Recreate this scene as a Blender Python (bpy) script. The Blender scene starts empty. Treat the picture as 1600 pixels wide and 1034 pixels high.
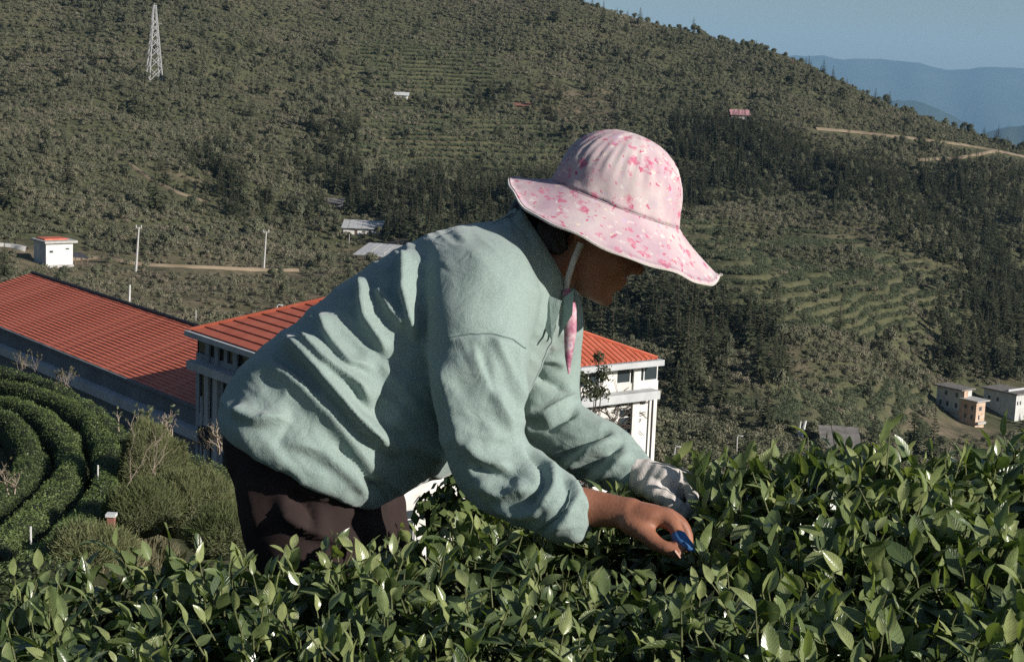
import bpy, bmesh, math, random
import numpy as np
from mathutils import Vector, Matrix

random.seed(7)
rng = np.random.default_rng(11)
scene = bpy.context.scene
COL = scene.collection

# ------------------------------------------------------------------ camera
F, CX, CY = 2600.0, 800.0, 517.0                    # focal length and centre in pixels of the 1600 px photograph
CAM = np.array([0.0, 0.0, 1.6])
PITCH, ROLL = math.atan((517 - 105) / 2600), math.radians(2.3)
FW = np.array([0, math.cos(PITCH), -math.sin(PITCH)])
_r0, _u0 = np.array([1.0, 0, 0]), np.array([0, math.sin(PITCH), math.cos(PITCH)])
RX = math.cos(ROLL) * _r0 + math.sin(ROLL) * _u0
UP = -math.sin(ROLL) * _r0 + math.cos(ROLL) * _u0
cd = bpy.data.cameras.new('camera')
cam = bpy.data.objects.new('camera', cd)
COL.objects.link(cam)
cd.sensor_width = 36.0
cd.lens = 36.0 * F / 1600
cd.clip_start, cd.clip_end = 0.05, 80000
m = Matrix.Identity(4)
for i in range(3):
    m[i][0], m[i][1], m[i][2], m[i][3] = RX[i], UP[i], -FW[i], CAM[i]
cam.matrix_world = m
scene.camera = cam

# ------------------------------------------------------------------ light
SUN_EL, SUN_H = math.radians(23), np.array([0.857, -0.515])
w = bpy.data.worlds.new('World')
scene.world = w
w.use_nodes = True
nt = w.node_tree
bg = nt.nodes['Background']
sky = nt.nodes.new('ShaderNodeTexSky')
sky.sky_type = 'NISHITA'
sky.sun_disc = False
sky.sun_elevation = SUN_EL
sky.sun_rotation = math.atan2(SUN_H[0], SUN_H[1])
sky.air_density, sky.dust_density, sky.ozone_density, sky.altitude = 1.0, 1.2, 2.6, 700
nt.links.new(sky.outputs[0], bg.inputs[0])
bg.inputs[1].default_value = 0.055
sd = bpy.data.lights.new('sun', 'SUN')
sd.energy, sd.angle, sd.color = 5.0, math.radians(0.53), (1.0, 0.945, 0.87)
sun = bpy.data.objects.new('sun', sd)
COL.objects.link(sun)
SDIR = np.array([SUN_H[0] * math.cos(SUN_EL), SUN_H[1] * math.cos(SUN_EL), math.sin(SUN_EL)])
sun.rotation_euler = Vector(SDIR).to_track_quat('Z', 'Y').to_euler()
sun.location = (30, -30, 40)
scene.view_settings.view_transform = 'Standard'
scene.view_settings.look = 'None'
scene.view_settings.exposure = 0.42
scene.view_settings.gamma = 1.0
scene.render.engine = 'CYCLES'
scene.cycles.max_bounces = 5
scene.cycles.diffuse_bounces = 3
scene.cycles.glossy_bounces = 2
scene.cycles.transmission_bounces = 3
scene.cycles.volume_bounces = 0
scene.cycles.caustics_reflective = False
scene.cycles.caustics_refractive = False
scene.cycles.use_denoising = False
try:
    scene.cycles.denoising_prefilter = 'ACCURATE'
except Exception:
    pass

# ------------------------------------------------------------------ helpers
def P(px, py, d):
    return CAM + d * (FW + (px - CX) / F * RX - (py - CY) / F * UP)

def PZ(px, py, z):
    r = FW + (px - CX) / F * RX - (py - CY) / F * UP
    return CAM + r * ((z - CAM[2]) / r[2])

def proj(X):
    X = np.asarray(X, float) - CAM
    d = X @ FW
    dd = np.where(np.abs(d) < 1e-6, 1e-6, d)
    return CX + F * (X @ RX) / dd, CY - F * (X @ UP) / dd, d

def tag(o, label=None, cat=None, group=None, kind=None):
    if label: o['label'] = label
    if cat: o['category'] = cat
    if group: o['group'] = group
    if kind: o['kind'] = kind
    return o

def empty(name, loc, rz=0.0):
    o = bpy.data.objects.new(name, None)
    COL.objects.link(o)
    o.location = loc
    o.rotation_euler = (0, 0, rz)
    o.empty_display_size = 0.2
    return o

def mesh(name, V, Fc, mat=None, parent=None, smooth=False, link=True):
    me = bpy.data.meshes.new(name)
    V = np.asarray(V, dtype=np.float32)
    if isinstance(Fc, np.ndarray):
        n, k = Fc.shape
        me.vertices.add(len(V)); me.vertices.foreach_set('co', V.ravel())
        me.loops.add(n * k); me.loops.foreach_set('vertex_index', Fc.astype(np.int32).ravel())
        me.polygons.add(n)
        me.polygons.foreach_set('loop_start', np.arange(0, n * k, k, dtype=np.int32))
        me.polygons.foreach_set('loop_total', np.full(n, k, dtype=np.int32))
        me.update(calc_edges=True)
    else:
        me.from_pydata([tuple(map(float, v)) for v in V], [], [tuple(f) for f in Fc])
    if smooth:
        me.polygons.foreach_set('use_smooth', np.ones(len(me.polygons), dtype=bool))
    me.update()
    if mat: me.materials.append(mat)
    if not link: return me
    o = bpy.data.objects.new(name, me)
    COL.objects.link(o)
    if parent: o.parent = parent
    return o

def inst(name, me, parent=None, mw=None):
    o = bpy.data.objects.new(name, me)
    COL.objects.link(o)
    if parent: o.parent = parent
    if mw is not None: o.matrix_basis = mw
    return o

class MB:
    """collects boxes, bars and tubes, then links them as one mesh object"""
    def __init__(s): s.V, s.F = [], []
    def add(s, V, Fc):
        b = len(s.V)
        s.V += [tuple(map(float, v)) for v in V]
        s.F += [tuple(i + b for i in f) for f in Fc]
        return s
    def box(s, x0, x1, y0, y1, z0, z1):
        V = [(x0,y0,z0),(x1,y0,z0),(x1,y1,z0),(x0,y1,z0),(x0,y0,z1),(x1,y0,z1),(x1,y1,z1),(x0,y1,z1)]
        return s.add(V, [(0,3,2,1),(4,5,6,7),(0,1,5,4),(1,2,6,5),(2,3,7,6),(3,0,4,7)])
    def tube(s, pts, radii, k=6, caps=True):
        pts = [np.asarray(p, float) for p in pts]
        if np.isscalar(radii): radii = [radii] * len(pts)
        V, Fc = [], []
        n = len(pts)
        ref = None
        for i in range(n):
            t = pts[min(i + 1, n - 1)] - pts[max(i - 1, 0)]
            t = t / (np.linalg.norm(t) + 1e-9)
            if ref is None:
                ref = np.cross(t, [0.31, 0.2, 0.93]) if abs(t[2]) < 0.9 else np.cross(t, [0.95, 0.1, 0.2])
            ref = ref - t * (ref @ t); ref = ref / (np.linalg.norm(ref) + 1e-9)
            b = np.cross(t, ref)
            for j in range(k):
                a = 2 * math.pi * j / k
                V.append(pts[i] + radii[i] * (math.cos(a) * ref + math.sin(a) * b))
        for i in range(n - 1):
            for j in range(k):
                j2 = (j + 1) % k
                Fc.append((i*k+j, i*k+j2, (i+1)*k+j2, (i+1)*k+j))
        if caps:
            Fc.append(tuple(range(k - 1, -1, -1)))
            Fc.append(tuple((n - 1) * k + j for j in range(k)))
        return s.add(V, Fc)
    def obj(s, name, mat, parent=None, smooth=False):
        return mesh(name, s.V, s.F, mat, parent, smooth)

def in_poly(px, py, poly):
    px, py = np.asarray(px, float), np.asarray(py, float)
    c = np.zeros(px.shape, bool)
    n = len(poly)
    for i in range(n):
        x0, y0 = poly[i]; x1, y1 = poly[(i + 1) % n]
        if y0 == y1: continue
        cr = ((y0 > py) != (y1 > py)) & (px < (x1 - x0) * (py - y0) / (y1 - y0) + x0)
        c ^= cr
    return c

def sstep(a, b, x):
    t = np.clip((x - a) / (b - a), 0, 1)
    return t * t * (3 - 2 * t)

_perm = rng.random((64, 64, 8))
def vnoise(x, y, layer=0):
    x, y = np.asarray(x, float), np.asarray(y, float)
    xi, yi = np.floor(x).astype(int), np.floor(y).astype(int)
    fx, fy = x - xi, y - yi
    fx, fy = fx * fx * (3 - 2 * fx), fy * fy * (3 - 2 * fy)
    g = lambda a, b: _perm[a % 64, b % 64, layer]
    return ((g(xi, yi) * (1 - fx) + g(xi + 1, yi) * fx) * (1 - fy) + (g(xi, yi + 1) * (1 - fx) + g(xi + 1, yi + 1) * fx) * fy) * 2 - 1

# ------------------------------------------------------------------ materials
def newmat(name, rough=0.8, spec=0.3):
    mt = bpy.data.materials.new(name)
    mt.use_nodes = True
    b = mt.node_tree.nodes['Principled BSDF']
    b.inputs['Roughness'].default_value = rough
    b.inputs['Specular IOR Level'].default_value = spec
    return mt, mt.node_tree, b

def N(t, kind, **kw):
    n = t.nodes.new('ShaderNode' + kind)
    for k, v in kw.items():
        if k in n.inputs.keys(): n.inputs[k].default_value = v
        else: setattr(n, k, v)
    return n

def ramp(t, fac, stops):
    r = t.nodes.new('ShaderNodeValToRGB')
    el = r.color_ramp.elements
    while len(el) < len(stops): el.new(0.5)
    for e, (p, c) in zip(el, stops):
        e.position = p
        e.color = (*c, 1) if len(c) == 3 else c
    t.links.new(fac, r.inputs[0])
    return r.outputs[0]

def mixc(t, fac, a, b, mode='MIX'):
    n = t.nodes.new('ShaderNodeMix')
    n.data_type, n.blend_type = 'RGBA', mode
    for s, v in ((n.inputs[0], fac), (n.inputs[6], a), (n.inputs[7], b)):
        if hasattr(v, 'is_linked'): t.links.new(v, s)
        elif isinstance(v, (int, float)): s.default_value = v
        else: s.default_value = (*v, 1)
    return n.outputs[2]

def noisy(name, stops, scale=4, rough=0.85, bump=0.0, bscale=None, spec=0.2, detail=6, coord='Object', stretch=None, bd=0.02):
    mt, t, b = newmat(name, rough, spec)
    tc = N(t, 'TexCoord')
    src = tc.outputs[coord]
    if stretch:
        mp = N(t, 'Mapping'); mp.inputs['Scale'].default_value = stretch
        t.links.new(src, mp.inputs[0]); src = mp.outputs[0]
    nz = N(t, 'TexNoise', Scale=scale, Detail=detail, Roughness=0.62)
    t.links.new(src, nz.inputs['Vector'])
    t.links.new(ramp(t, nz.outputs[0], stops), b.inputs['Base Color'])
    if bump:
        nb = N(t, 'TexNoise', Scale=bscale or scale * 6, Detail=4)
        t.links.new(src, nb.inputs['Vector'])
        bp = N(t, 'Bump', Strength=bump, Distance=bd)
        t.links.new(nb.outputs[0], bp.inputs['Height'])
        t.links.new(bp.outputs[0], b.inputs['Normal'])
    return mt

def foliage(name, stops, rough=0.6, trans=0.15, spec=0.12, vary='Random', nscale=None):
    """leaf surface: colour picked per plant, a little light passing through"""
    mt, t, b = newmat(name, rough, spec)
    oi = N(t, 'ObjectInfo')
    geo = N(t, 'NewGeometry')
    add = N(t, 'Math', operation='MULTIPLY_ADD')
    t.links.new(geo.outputs['Random Per Island'], add.inputs[0]); add.inputs[1].default_value = 0.45
    sc = N(t, 'Math', operation='MULTIPLY'); t.links.new(oi.outputs['Random'], sc.inputs[0]); sc.inputs[1].default_value = 0.5
    nz = N(t, 'TexNoise', Scale=0.028, Detail=5, Roughness=0.65)        # stands of one kind keep one tint
    t.links.new(oi.outputs['Location'], nz.inputs['Vector'])
    pz = N(t, 'Math', operation='MULTIPLY_ADD'); t.links.new(nz.outputs[0], pz.inputs[0]); pz.inputs[1].default_value = 1.9
    pz.inputs[2].default_value = -0.95
    ad2 = N(t, 'Math', operation='ADD'); t.links.new(sc.outputs[0], ad2.inputs[0]); t.links.new(pz.outputs[0], ad2.inputs[1])
    t.links.new(ad2.outputs[0], add.inputs[2])
    col = ramp(t, add.outputs[0], stops)
    t.links.new(col, b.inputs['Base Color'])
    if trans:
        tr = N(t, 'BsdfTranslucent')
        t.links.new(mixc(t, 1.0, col, (1.3, 1.5, 0.7), 'MULTIPLY'), tr.inputs[0])
        mx = N(t, 'MixShader', Fac=trans)
        t.links.new(b.outputs[0], mx.inputs[1]); t.links.new(tr.outputs[0], mx.inputs[2])
        t.links.new(mx.outputs[0], t.nodes['Material Output'].inputs[0])
    return mt

M = {}
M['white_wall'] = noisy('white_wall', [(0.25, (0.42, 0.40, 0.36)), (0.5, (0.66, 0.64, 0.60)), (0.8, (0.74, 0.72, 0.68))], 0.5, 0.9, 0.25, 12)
M['white_wall_shaded'] = noisy('white_wall_shaded', [(0.3, (0.24, 0.26, 0.28)), (0.7, (0.36, 0.38, 0.40))], 0.6, 0.9, 0.25, 12)  # darker copy of the white wall: shade of the unlit sides in the colour
M['pale_ledge'] = noisy('pale_ledge', [(0.3, (0.36, 0.37, 0.37)), (0.7, (0.52, 0.53, 0.53))], 0.9, 0.85, 0.2, 14)
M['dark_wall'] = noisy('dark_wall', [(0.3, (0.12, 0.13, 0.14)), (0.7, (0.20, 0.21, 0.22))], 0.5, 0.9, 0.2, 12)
M['red_roof'] = noisy('red_roof', [(0.2, (0.396, 0.093, 0.049)), (0.5, (0.528, 0.137, 0.076)), (0.8, (0.624, 0.191, 0.113))], 1.3, 0.6, 0.15, 18, spec=0.3)
M['red_roof_dark'] = noisy('red_roof_dark', [(0.2, (0.20, 0.038, 0.024)), (0.5, (0.27, 0.055, 0.033)), (0.8, (0.33, 0.075, 0.045))], 1.0, 0.6, 0.15, 18, spec=0.3)
M['frame_white'] = noisy('frame_white', [(0.3, (0.5, 0.5, 0.48)), (0.7, (0.7, 0.7, 0.68))], 3, 0.6)
M['glass'] = newmat('glass', 0.12, 0.5)[0]
M['glass'].node_tree.nodes['Principled BSDF'].inputs['Base Color'].default_value = (0.035, 0.045, 0.05, 1)
M['curtain_glass'] = noisy('curtain_glass', [(0.35, (0.02, 0.02, 0.018)), (0.5, (0.05, 0.05, 0.04)), (0.65, (0.10, 0.095, 0.07))], 2.2, 0.2, spec=0.5, stretch=(4, 4, 0.6))
M['grey_metal'] = noisy('grey_metal', [(0.3, (0.34, 0.34, 0.33)), (0.7, (0.5, 0.5, 0.49))], 1.5, 0.55)
M['steel'] = noisy('steel', [(0.3, (0.290, 0.290, 0.290)), (0.7, (0.493, 0.493, 0.478))], 2, 0.6)
M['concrete'] = noisy('concrete', [(0.3, (0.33, 0.32, 0.30)), (0.7, (0.48, 0.46, 0.43))], 2, 0.9, 0.2)
M['pipe_dark'] = noisy('pipe_dark', [(0.3, (0.03, 0.03, 0.035)), (0.7, (0.07, 0.07, 0.075))], 2, 0.6)
M['peach_wall'] = noisy('peach_wall', [(0.35, (0.40, 0.27, 0.19)), (0.6, (0.58, 0.44, 0.33)), (0.8, (0.66, 0.58, 0.5))], 0.8, 0.9)
M['old_roof'] = noisy('old_roof', [(0.3, (0.11, 0.10, 0.09)), (0.7, (0.24, 0.22, 0.20))], 1.0, 0.9, 0.3)
M['pink_roof'] = noisy('pink_roof', [(0.3, (0.42, 0.19, 0.20)), (0.7, (0.55, 0.32, 0.33))], 1.0, 0.7)
M['dirt'] = noisy('dirt', [(0.3, (0.15, 0.115, 0.075)), (0.7, (0.26, 0.205, 0.145))], 0.15, 1.0, 0.3, 2)
M['bark'] = noisy('bark', [(0.3, (0.05, 0.038, 0.028)), (0.7, (0.12, 0.095, 0.07))], 6, 0.95, 0.3)
M['dry_twig'] = noisy('dry_twig', [(0.3, (0.20, 0.155, 0.115)), (0.7, (0.36, 0.30, 0.235))], 5, 0.9)
M['dark_twig'] = noisy('dark_twig', [(0.3, (0.035, 0.028, 0.022)), (0.7, (0.09, 0.075, 0.06))], 5, 0.9)
M['wood'] = noisy('wood', [(0.3, (0.10, 0.065, 0.045)), (0.7, (0.20, 0.14, 0.10))], 2, 0.85, stretch=(1, 1, 6))
M['conifer'] = foliage('conifer_needles', [(0.0, (0.036, 0.042, 0.024)), (0.5, (0.054, 0.062, 0.034)), (1.0, (0.081, 0.087, 0.047))], 0.8, 0.08)
M['broadleaf'] = foliage('broadleaf_leaves', [(0.0, (0.071, 0.077, 0.047)), (0.45, (0.106, 0.112, 0.069)), (0.8, (0.138, 0.140, 0.088)), (1.0, (0.178, 0.165, 0.113))], 0.7, 0.06)
M['shrub'] = foliage('shrub_leaves', [(0.0, (0.098, 0.101, 0.062)), (0.4, (0.140, 0.141, 0.088)), (0.75, (0.179, 0.164, 0.112)), (1.0, (0.222, 0.188, 0.138))], 0.8, 0.06)
M['tea_far'] = foliage('tea_leaves_terrace', [(0.0, (0.077, 0.091, 0.052)), (0.5, (0.109, 0.127, 0.071)), (1.0, (0.147, 0.160, 0.095))], 0.6, 0.1)
M['tea_row'] = foliage('tea_row_leaves', [(0.0, (0.068, 0.095, 0.031)), (0.5, (0.117, 0.160, 0.050)), (1.0, (0.189, 0.218, 0.082))], 0.5, 0.14, 0.35)
M['tea_core_shade'] = noisy('tea_core_shade', [(0.35, (0.012, 0.016, 0.008)), (0.65, (0.035, 0.042, 0.018))], 14, 0.95, 0.6, 30)  # near-black: the shade inside the foliage is put into the colour
M['dry_grass'] = foliage('dry_grass_blades', [(0.0, (0.094, 0.093, 0.052)), (0.4, (0.151, 0.136, 0.080)), (1.0, (0.251, 0.213, 0.146))], 0.9, 0.2)
M['brush'] = foliage('brush_twigs', [(0.0, (0.09, 0.108, 0.045)), (0.5, (0.15, 0.162, 0.075)), (1.0, (0.26, 0.24, 0.14))], 0.9, 0.2)
M['skin'] = noisy('skin', [(0.3, (0.236, 0.097, 0.056)), (0.7, (0.323, 0.143, 0.086))], 30, 0.5, 0.5, 220, spec=0.35, bd=0.0012)
M['hair'] = noisy('hair', [(0.3, (0.006, 0.005, 0.005)), (0.7, (0.016, 0.013, 0.012))], 60, 0.45, 0.5, 200, spec=0.4, stretch=(1, 1, 4), bd=0.003)
M['trousers'] = noisy('trouser_cloth', [(0.3, (0.026, 0.018, 0.017)), (0.7, (0.046, 0.032, 0.030))], 9, 0.92, 0.5, 700, spec=0.1, bd=0.002)
M['glove'] = noisy('glove_cloth', [(0.3, (0.46, 0.42, 0.39)), (0.7, (0.62, 0.57, 0.53))], 18, 0.95, 0.5, 350, spec=0.1, bd=0.0015)
M['nail'] = noisy('nail', [(0.3, (0.42, 0.25, 0.19)), (0.7, (0.50, 0.31, 0.25))], 40, 0.4)
M['pale_wall'] = noisy('pale_wall', [(0.3, (0.42, 0.42, 0.40)), (0.7, (0.60, 0.60, 0.57))], 0.7, 0.9)
M['ribbon'] = noisy('ribbon_print', [(0.36, (0.26, 0.08, 0.13)), (0.48, (0.42, 0.20, 0.26)), (0.60, (0.55, 0.42, 0.44)), (0.7, (0.34, 0.20, 0.36))], 55, 0.9)
M['seam_green'] = noisy('seam_green', [(0.3, (0.10, 0.15, 0.13)), (0.7, (0.15, 0.21, 0.19))], 40, 0.95)
M['seam'] = noisy('seam_thread', [(0.3, (0.24, 0.15, 0.18)), (0.7, (0.34, 0.22, 0.25))], 40, 0.9)
M['blue'] = noisy('blue_plastic', [(0.3, (0.035, 0.12, 0.30)), (0.7, (0.06, 0.17, 0.40))], 60, 0.6, spec=0.4)
M['shoe'] = noisy('shoe_rubber', [(0.3, (0.02, 0.02, 0.02)), (0.7, (0.05, 0.05, 0.05))], 10, 0.7)
M['brick_red'] = noisy('brick_red', [(0.3, (0.20, 0.085, 0.06)), (0.7, (0.32, 0.15, 0.11))], 6, 0.9, 0.2)

def sweater_mat():
    mt, t, b = newmat('sweater_cloth', 0.95, 0.08)
    tc = N(t, 'TexCoord')
    n1 = N(t, 'TexNoise', Scale=6, Detail=5)
    t.links.new(tc.outputs['Object'], n1.inputs['Vector'])
    c = ramp(t, n1.outputs[0], [(0.3, (0.210, 0.275, 0.249)), (0.7, (0.262, 0.333, 0.302))])
    n3 = N(t, 'TexNoise', Scale=600, Detail=2)
    t.links.new(tc.outputs['Object'], n3.inputs['Vector'])
    c2 = mixc(t, 0.55, c, ramp(t, n3.outputs[0], [(0.32, (0.150, 0.202, 0.183)), (0.68, (0.335, 0.415, 0.381))]))
    t.links.new(c2, b.inputs['Base Color'])
    b.inputs['Sheen Weight'].default_value = 0.25
    b.inputs['Sheen Roughness'].default_value = 0.5
    n2 = N(t, 'TexNoise', Scale=30, Detail=5, Distortion=1.2)
    t.links.new(tc.outputs['Object'], n2.inputs['Vector'])
    b1 = N(t, 'Bump', Strength=0.25, Distance=0.012)
    t.links.new(n2.outputs[0], b1.inputs['Height'])
    b2 = N(t, 'Bump', Strength=0.35, Distance=0.0015)
    t.links.new(n3.outputs[0], b2.inputs['Height'])
    t.links.new(b1.outputs[0], b2.inputs['Normal'])
    t.links.new(b2.outputs[0], b.inputs['Normal'])
    return mt
M['sweater'] = sweater_mat()

def hat_mat():
    mt, t, b = newmat('hat_print', 0.9, 0.1)
    tc = N(t, 'TexCoord')
    src = tc.outputs['Object']
    nz = N(t, 'TexNoise', Scale=14, Detail=4)
    t.links.new(src, nz.inputs['Vector'])
    c = ramp(t, nz.outputs[0], [(0.30, (0.42, 0.30, 0.345)), (0.46, (0.475, 0.365, 0.385)), (0.60, (0.51, 0.43, 0.425)), (0.75, (0.44, 0.35, 0.415))])
    wv = N(t, 'TexNoise', Scale=90, Detail=3)
    t.links.new(src, wv.inputs['Vector'])
    warp = mixc(t, 0.03, src, wv.outputs['Color'])
    def spots(scale, off, stops_mask, colr, base, rnd_gate):
        mp = N(t, 'Mapping'); mp.inputs['Location'].default_value = off
        t.links.new(warp, mp.inputs[0])
        v = N(t, 'TexVoronoi', Scale=scale); v.inputs['Randomness'].default_value = 0.9
        t.links.new(mp.outputs[0], v.inputs['Vector'])
        mask = ramp(t, v.outputs['Distance'], stops_mask)
        sep = N(t, 'SeparateColor'); t.links.new(v.outputs['Color'], sep.inputs[0])
        gate = N(t, 'Math', operation='GREATER_THAN'); gate.inputs[1].default_value = rnd_gate
        t.links.new(sep.outputs[0], gate.inputs[0])
        mu = N(t, 'Math', operation='MULTIPLY'); t.links.new(mask, mu.inputs[0]); t.links.new(gate.outputs[0], mu.inputs[1])
        return mixc(t, mu.outputs[0], base, colr)
    k, wh = (0, 0, 0), (1, 1, 1)
    c = spots(58, (0.3, 0.1, 0), [(0.18, (.8,.8,.8)), (0.32, k)], (0.62, 0.56, 0.53), c, 0.50)       # pale blossoms
    c = spots(38, (2.3, 1.1, 0.4), [(0.12, wh), (0.24, (.6,.6,.6)), (0.36, k)], (0.48, 0.14, 0.21), c, 0.52)     # rose blossoms
    c = spots(72, (2.9, 4.1, 0.4), [(0.22, wh), (0.34, k)], (0.44, 0.11, 0.18), c, 0.60)     # rose buds
    c = spots(46, (5.3, 3.1, 1.4), [(0.14, k), (0.18, (.75,.75,.75)), (0.25, (.9,.9,.9)), (0.30, k)], (0.46, 0.12, 0.20), c, 0.60)  # little rings
    c = spots(95, (7.3, 0.1, 2.4), [(0.18, (.6,.6,.6)), (0.30, k)], (0.58, 0.32, 0.37), c, 0.40)
    c = spots(66, (1.3, 8.1, 2.9), [(0.18, (.6,.6,.6)), (0.28, k)], (0.70, 0.60, 0.45), c, 0.75)
    c = spots(66, (4.3, 2.1, 6.9), [(0.18, (.5,.5,.5)), (0.30, k)], (0.48, 0.37, 0.56), c, 0.70)
    t.links.new(c, b.inputs['Base Color'])
    n3 = N(t, 'TexNoise', Scale=500, Detail=2)
    t.links.new(src, n3.inputs['Vector'])
    nb = N(t, 'TexNoise', Scale=25, Detail=3)
    t.links.new(src, nb.inputs['Vector'])
    b1 = N(t, 'Bump', Strength=0.25, Distance=0.008); t.links.new(nb.outputs[0], b1.inputs['Height'])
    b2 = N(t, 'Bump', Strength=0.2, Distance=0.001); t.links.new(n3.outputs[0], b2.inputs['Height'])
    t.links.new(b1.outputs[0], b2.inputs['Normal']); t.links.new(b2.outputs[0], b.inputs['Normal'])
    return mt
M['hat'] = hat_mat()

def tea_leaf_mat():
    mt, t, b = newmat('tea_leaf', 0.28, 0.55)
    uv = N(t, 'UVMap'); uv.uv_map = 'UVMap'
    at = N(t, 'Attribute'); at.attribute_name = 'tone'
    sep = N(t, 'SeparateXYZ'); t.links.new(uv.outputs[0], sep.inputs[0])
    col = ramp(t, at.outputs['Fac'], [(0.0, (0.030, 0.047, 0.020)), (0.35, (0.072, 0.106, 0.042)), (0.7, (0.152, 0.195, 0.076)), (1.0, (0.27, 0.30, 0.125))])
    # side veins and midrib
    ab = N(t, 'Math', operation='ABSOLUTE'); s1 = N(t, 'Math', operation='SUBTRACT'); s1.inputs[1].default_value = 0.5
    t.links.new(sep.outputs[0], s1.inputs[0]); t.links.new(s1.outputs[0], ab.inputs[0])
    mid = ramp(t, ab.outputs[0], [(0.0, (1, 1, 1)), (0.05, (0, 0, 0))])
    vv = N(t, 'Math', operation='MULTIPLY_ADD'); vv.inputs[1].default_value = -0.55
    t.links.new(ab.outputs[0], vv.inputs[0]); t.links.new(sep.outputs[1], vv.inputs[2])
    fr = N(t, 'Math', operation='MULTIPLY'); fr.inputs[1].default_value = 9.0; t.links.new(vv.outputs[0], fr.inputs[0])
    fc = N(t, 'Math', operation='FRACT'); t.links.new(fr.outputs[0], fc.inputs[0])
    vein = ramp(t, fc.outputs[0], [(0.0, (1, 1, 1)), (0.12, (0, 0, 0)), (0.9, (0, 0, 0)), (1.0, (1, 1, 1))])
    c1 = mixc(t, 0.55, col, (0.15, 0.19, 0.08))
    mu = N(t, 'Math', operation='MULTIPLY'); mu.inputs[1].default_value = 0.35; t.links.new(vein, mu.inputs[0])
    mxm = N(t, 'Math', operation='MAXIMUM'); t.links.new(mu.outputs[0], mxm.inputs[0]); t.links.new(mid, mxm.inputs[1])
    c2 = mixc(t, mxm.outputs[0], col, c1)
    tcn = N(t, 'TexCoord'); nz = N(t, 'TexNoise', Scale=90, Detail=3); t.links.new(tcn.outputs['Object'], nz.inputs['Vector'])
    c3 = mixc(t, 0.5, c2, mixc(t, 1.0, c2, ramp(t, nz.outputs[0], [(0.3, (0.6, 0.62, 0.55)), (0.7, (1.3, 1.3, 1.25))]), 'MULTIPLY'))
    t.links.new(c3, b.inputs['Base Color'])
    bp = N(t, 'Bump', Strength=0.5, Distance=0.002); t.links.new(vein, bp.inputs['Height']); t.links.new(bp.outputs[0], b.inputs['Normal'])
    tr = N(t, 'BsdfTranslucent'); t.links.new(mixc(t, 1.0, c3, (1.5, 1.7, 0.6), 'MULTIPLY'), tr.inputs[0])
    mx = N(t, 'MixShader', Fac=0.22); t.links.new(b.outputs[0], mx.inputs[1]); t.links.new(tr.outputs[0], mx.inputs[2])
    t.links.new(mx.outputs[0], t.nodes['Material Output'].inputs[0])
    return mt
M['tea_leaf'] = tea_leaf_mat()
M['tea_stem'] = noisy('tea_stem', [(0.3, (0.06, 0.07, 0.028)), (0.7, (0.11, 0.12, 0.05))], 20, 0.6)

# ------------------------------------------------------------------ terrain
ZC = []      # ground control points: pixel column, distance, height
for px in (-300, 200, 600, 1000, 1400, 1900): ZC.append((px, 8, -1.5))
ZC += [(0,16,-4.2),(200,16,-4.2),(400,16,-4.4),(0,22,-5.2),(0,28,-5.7),(0,36,-6.4),(0,42,-7.4),(0,52,-14),(100,30,-6.3),(100,38,-7.3),
       (180,22,-5.5),(180,28,-6.5),(180,36,-8.4),(180,46,-14),(300,22,-5.8),(300,28,-7.3),(300,36,-10.5),(300,46,-15),(400,25,-7.3),(400,32,-10),
       (600,16,-4.8),(600,25,-8.4),(600,40,-14),(800,16,-5),(800,25,-9),(800,40,-14),(1000,16,-5),(1000,25,-9),(1000,40,-14.5),(1400,16,-5),(1400,30,-11.5),(1400,60,-21),
       (1900,16,-5),(1900,30,-11),(1900,60,-21),(-300,16,-4),(-300,30,-5.4),(-300,42,-7),(-300,55,-14),
       (300,66,-20),(600,60,-19.5),(800,65,-20),(1000,75,-21.5),(200,90,-21.5),(500,90,-21.5),(800,95,-24),(1050,92,-25),(-100,100,-21.5),(-300,110,-21.5),
       (400,120,-25),(100,130,-25),(700,130,-28),(-300,150,-26)]
PC = [  # hillside: pixel, pixel, distance
 (1100,715,165),(1300,735,180),(1600,760,210),(900,690,150),(600,560,160),(1900,850,230),
 (1590,680,270),(1500,665,285),(1390,640,250),(1250,640,225),(1150,580,235),(1150,470,290),(1250,540,265),(950,500,270),(1050,520,265),
 (1350,430,345),(1480,480,345),(1600,450,390),(1200,400,345),(1050,380,350),(1900,560,380),
 (1300,300,440),(1500,320,460),(1600,330,470),(1150,260,470),(1300,220,530),(1450,230,550),(1600,260,560),(1900,400,540),
 (870,0,640),(1000,38,645),(1100,62,648),(1190,85,650),(1260,110,650),(1330,140,650),(1430,183,650),(1520,216,645),(1600,247,640),(1750,310,630),(1900,370,620),
 (-50,395,245),(65,412,255),(120,425,250),(215,427,268),(412,420,285),(350,480,215),(200,470,210),(560,450,250),(650,410,290),(-300,400,235),
 (560,362,335),(0,330,300),(240,330,315),(400,330,335),(240,260,360),(0,230,355),(240,127,455),(0,110,450),(100,60,490),(0,0,530),(400,130,490),(400,0,585),
 (500,220,430),(700,300,390),(700,200,470),(850,330,375),(900,200,490),(900,100,570),(700,80,570),(600,0,620),(1050,130,570),(1000,280,430),
 (-300,200,350),(-300,0,480),(0,-180,640),(300,-120,680),(600,-50,690),(-300,-220,620),(0,-300,800),(-300,-350,800)]
_pts, _t = [], []
for px, d, z in ZC:
    p = P(px, 517, 1.0) - CAM
    th = math.atan2(p[0], p[1]); r = d / math.cos(th)
    _pts.append((th, math.log(r))); _t.append((z - CAM[2]) / r)
for px, py, d in PC:
    p = P(px, py, d)
    r = math.hypot(p[0], p[1])
    _pts.append((math.atan2(p[0], p[1]), math.log(r))); _t.append((p[2] - CAM[2]) / r)
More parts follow.
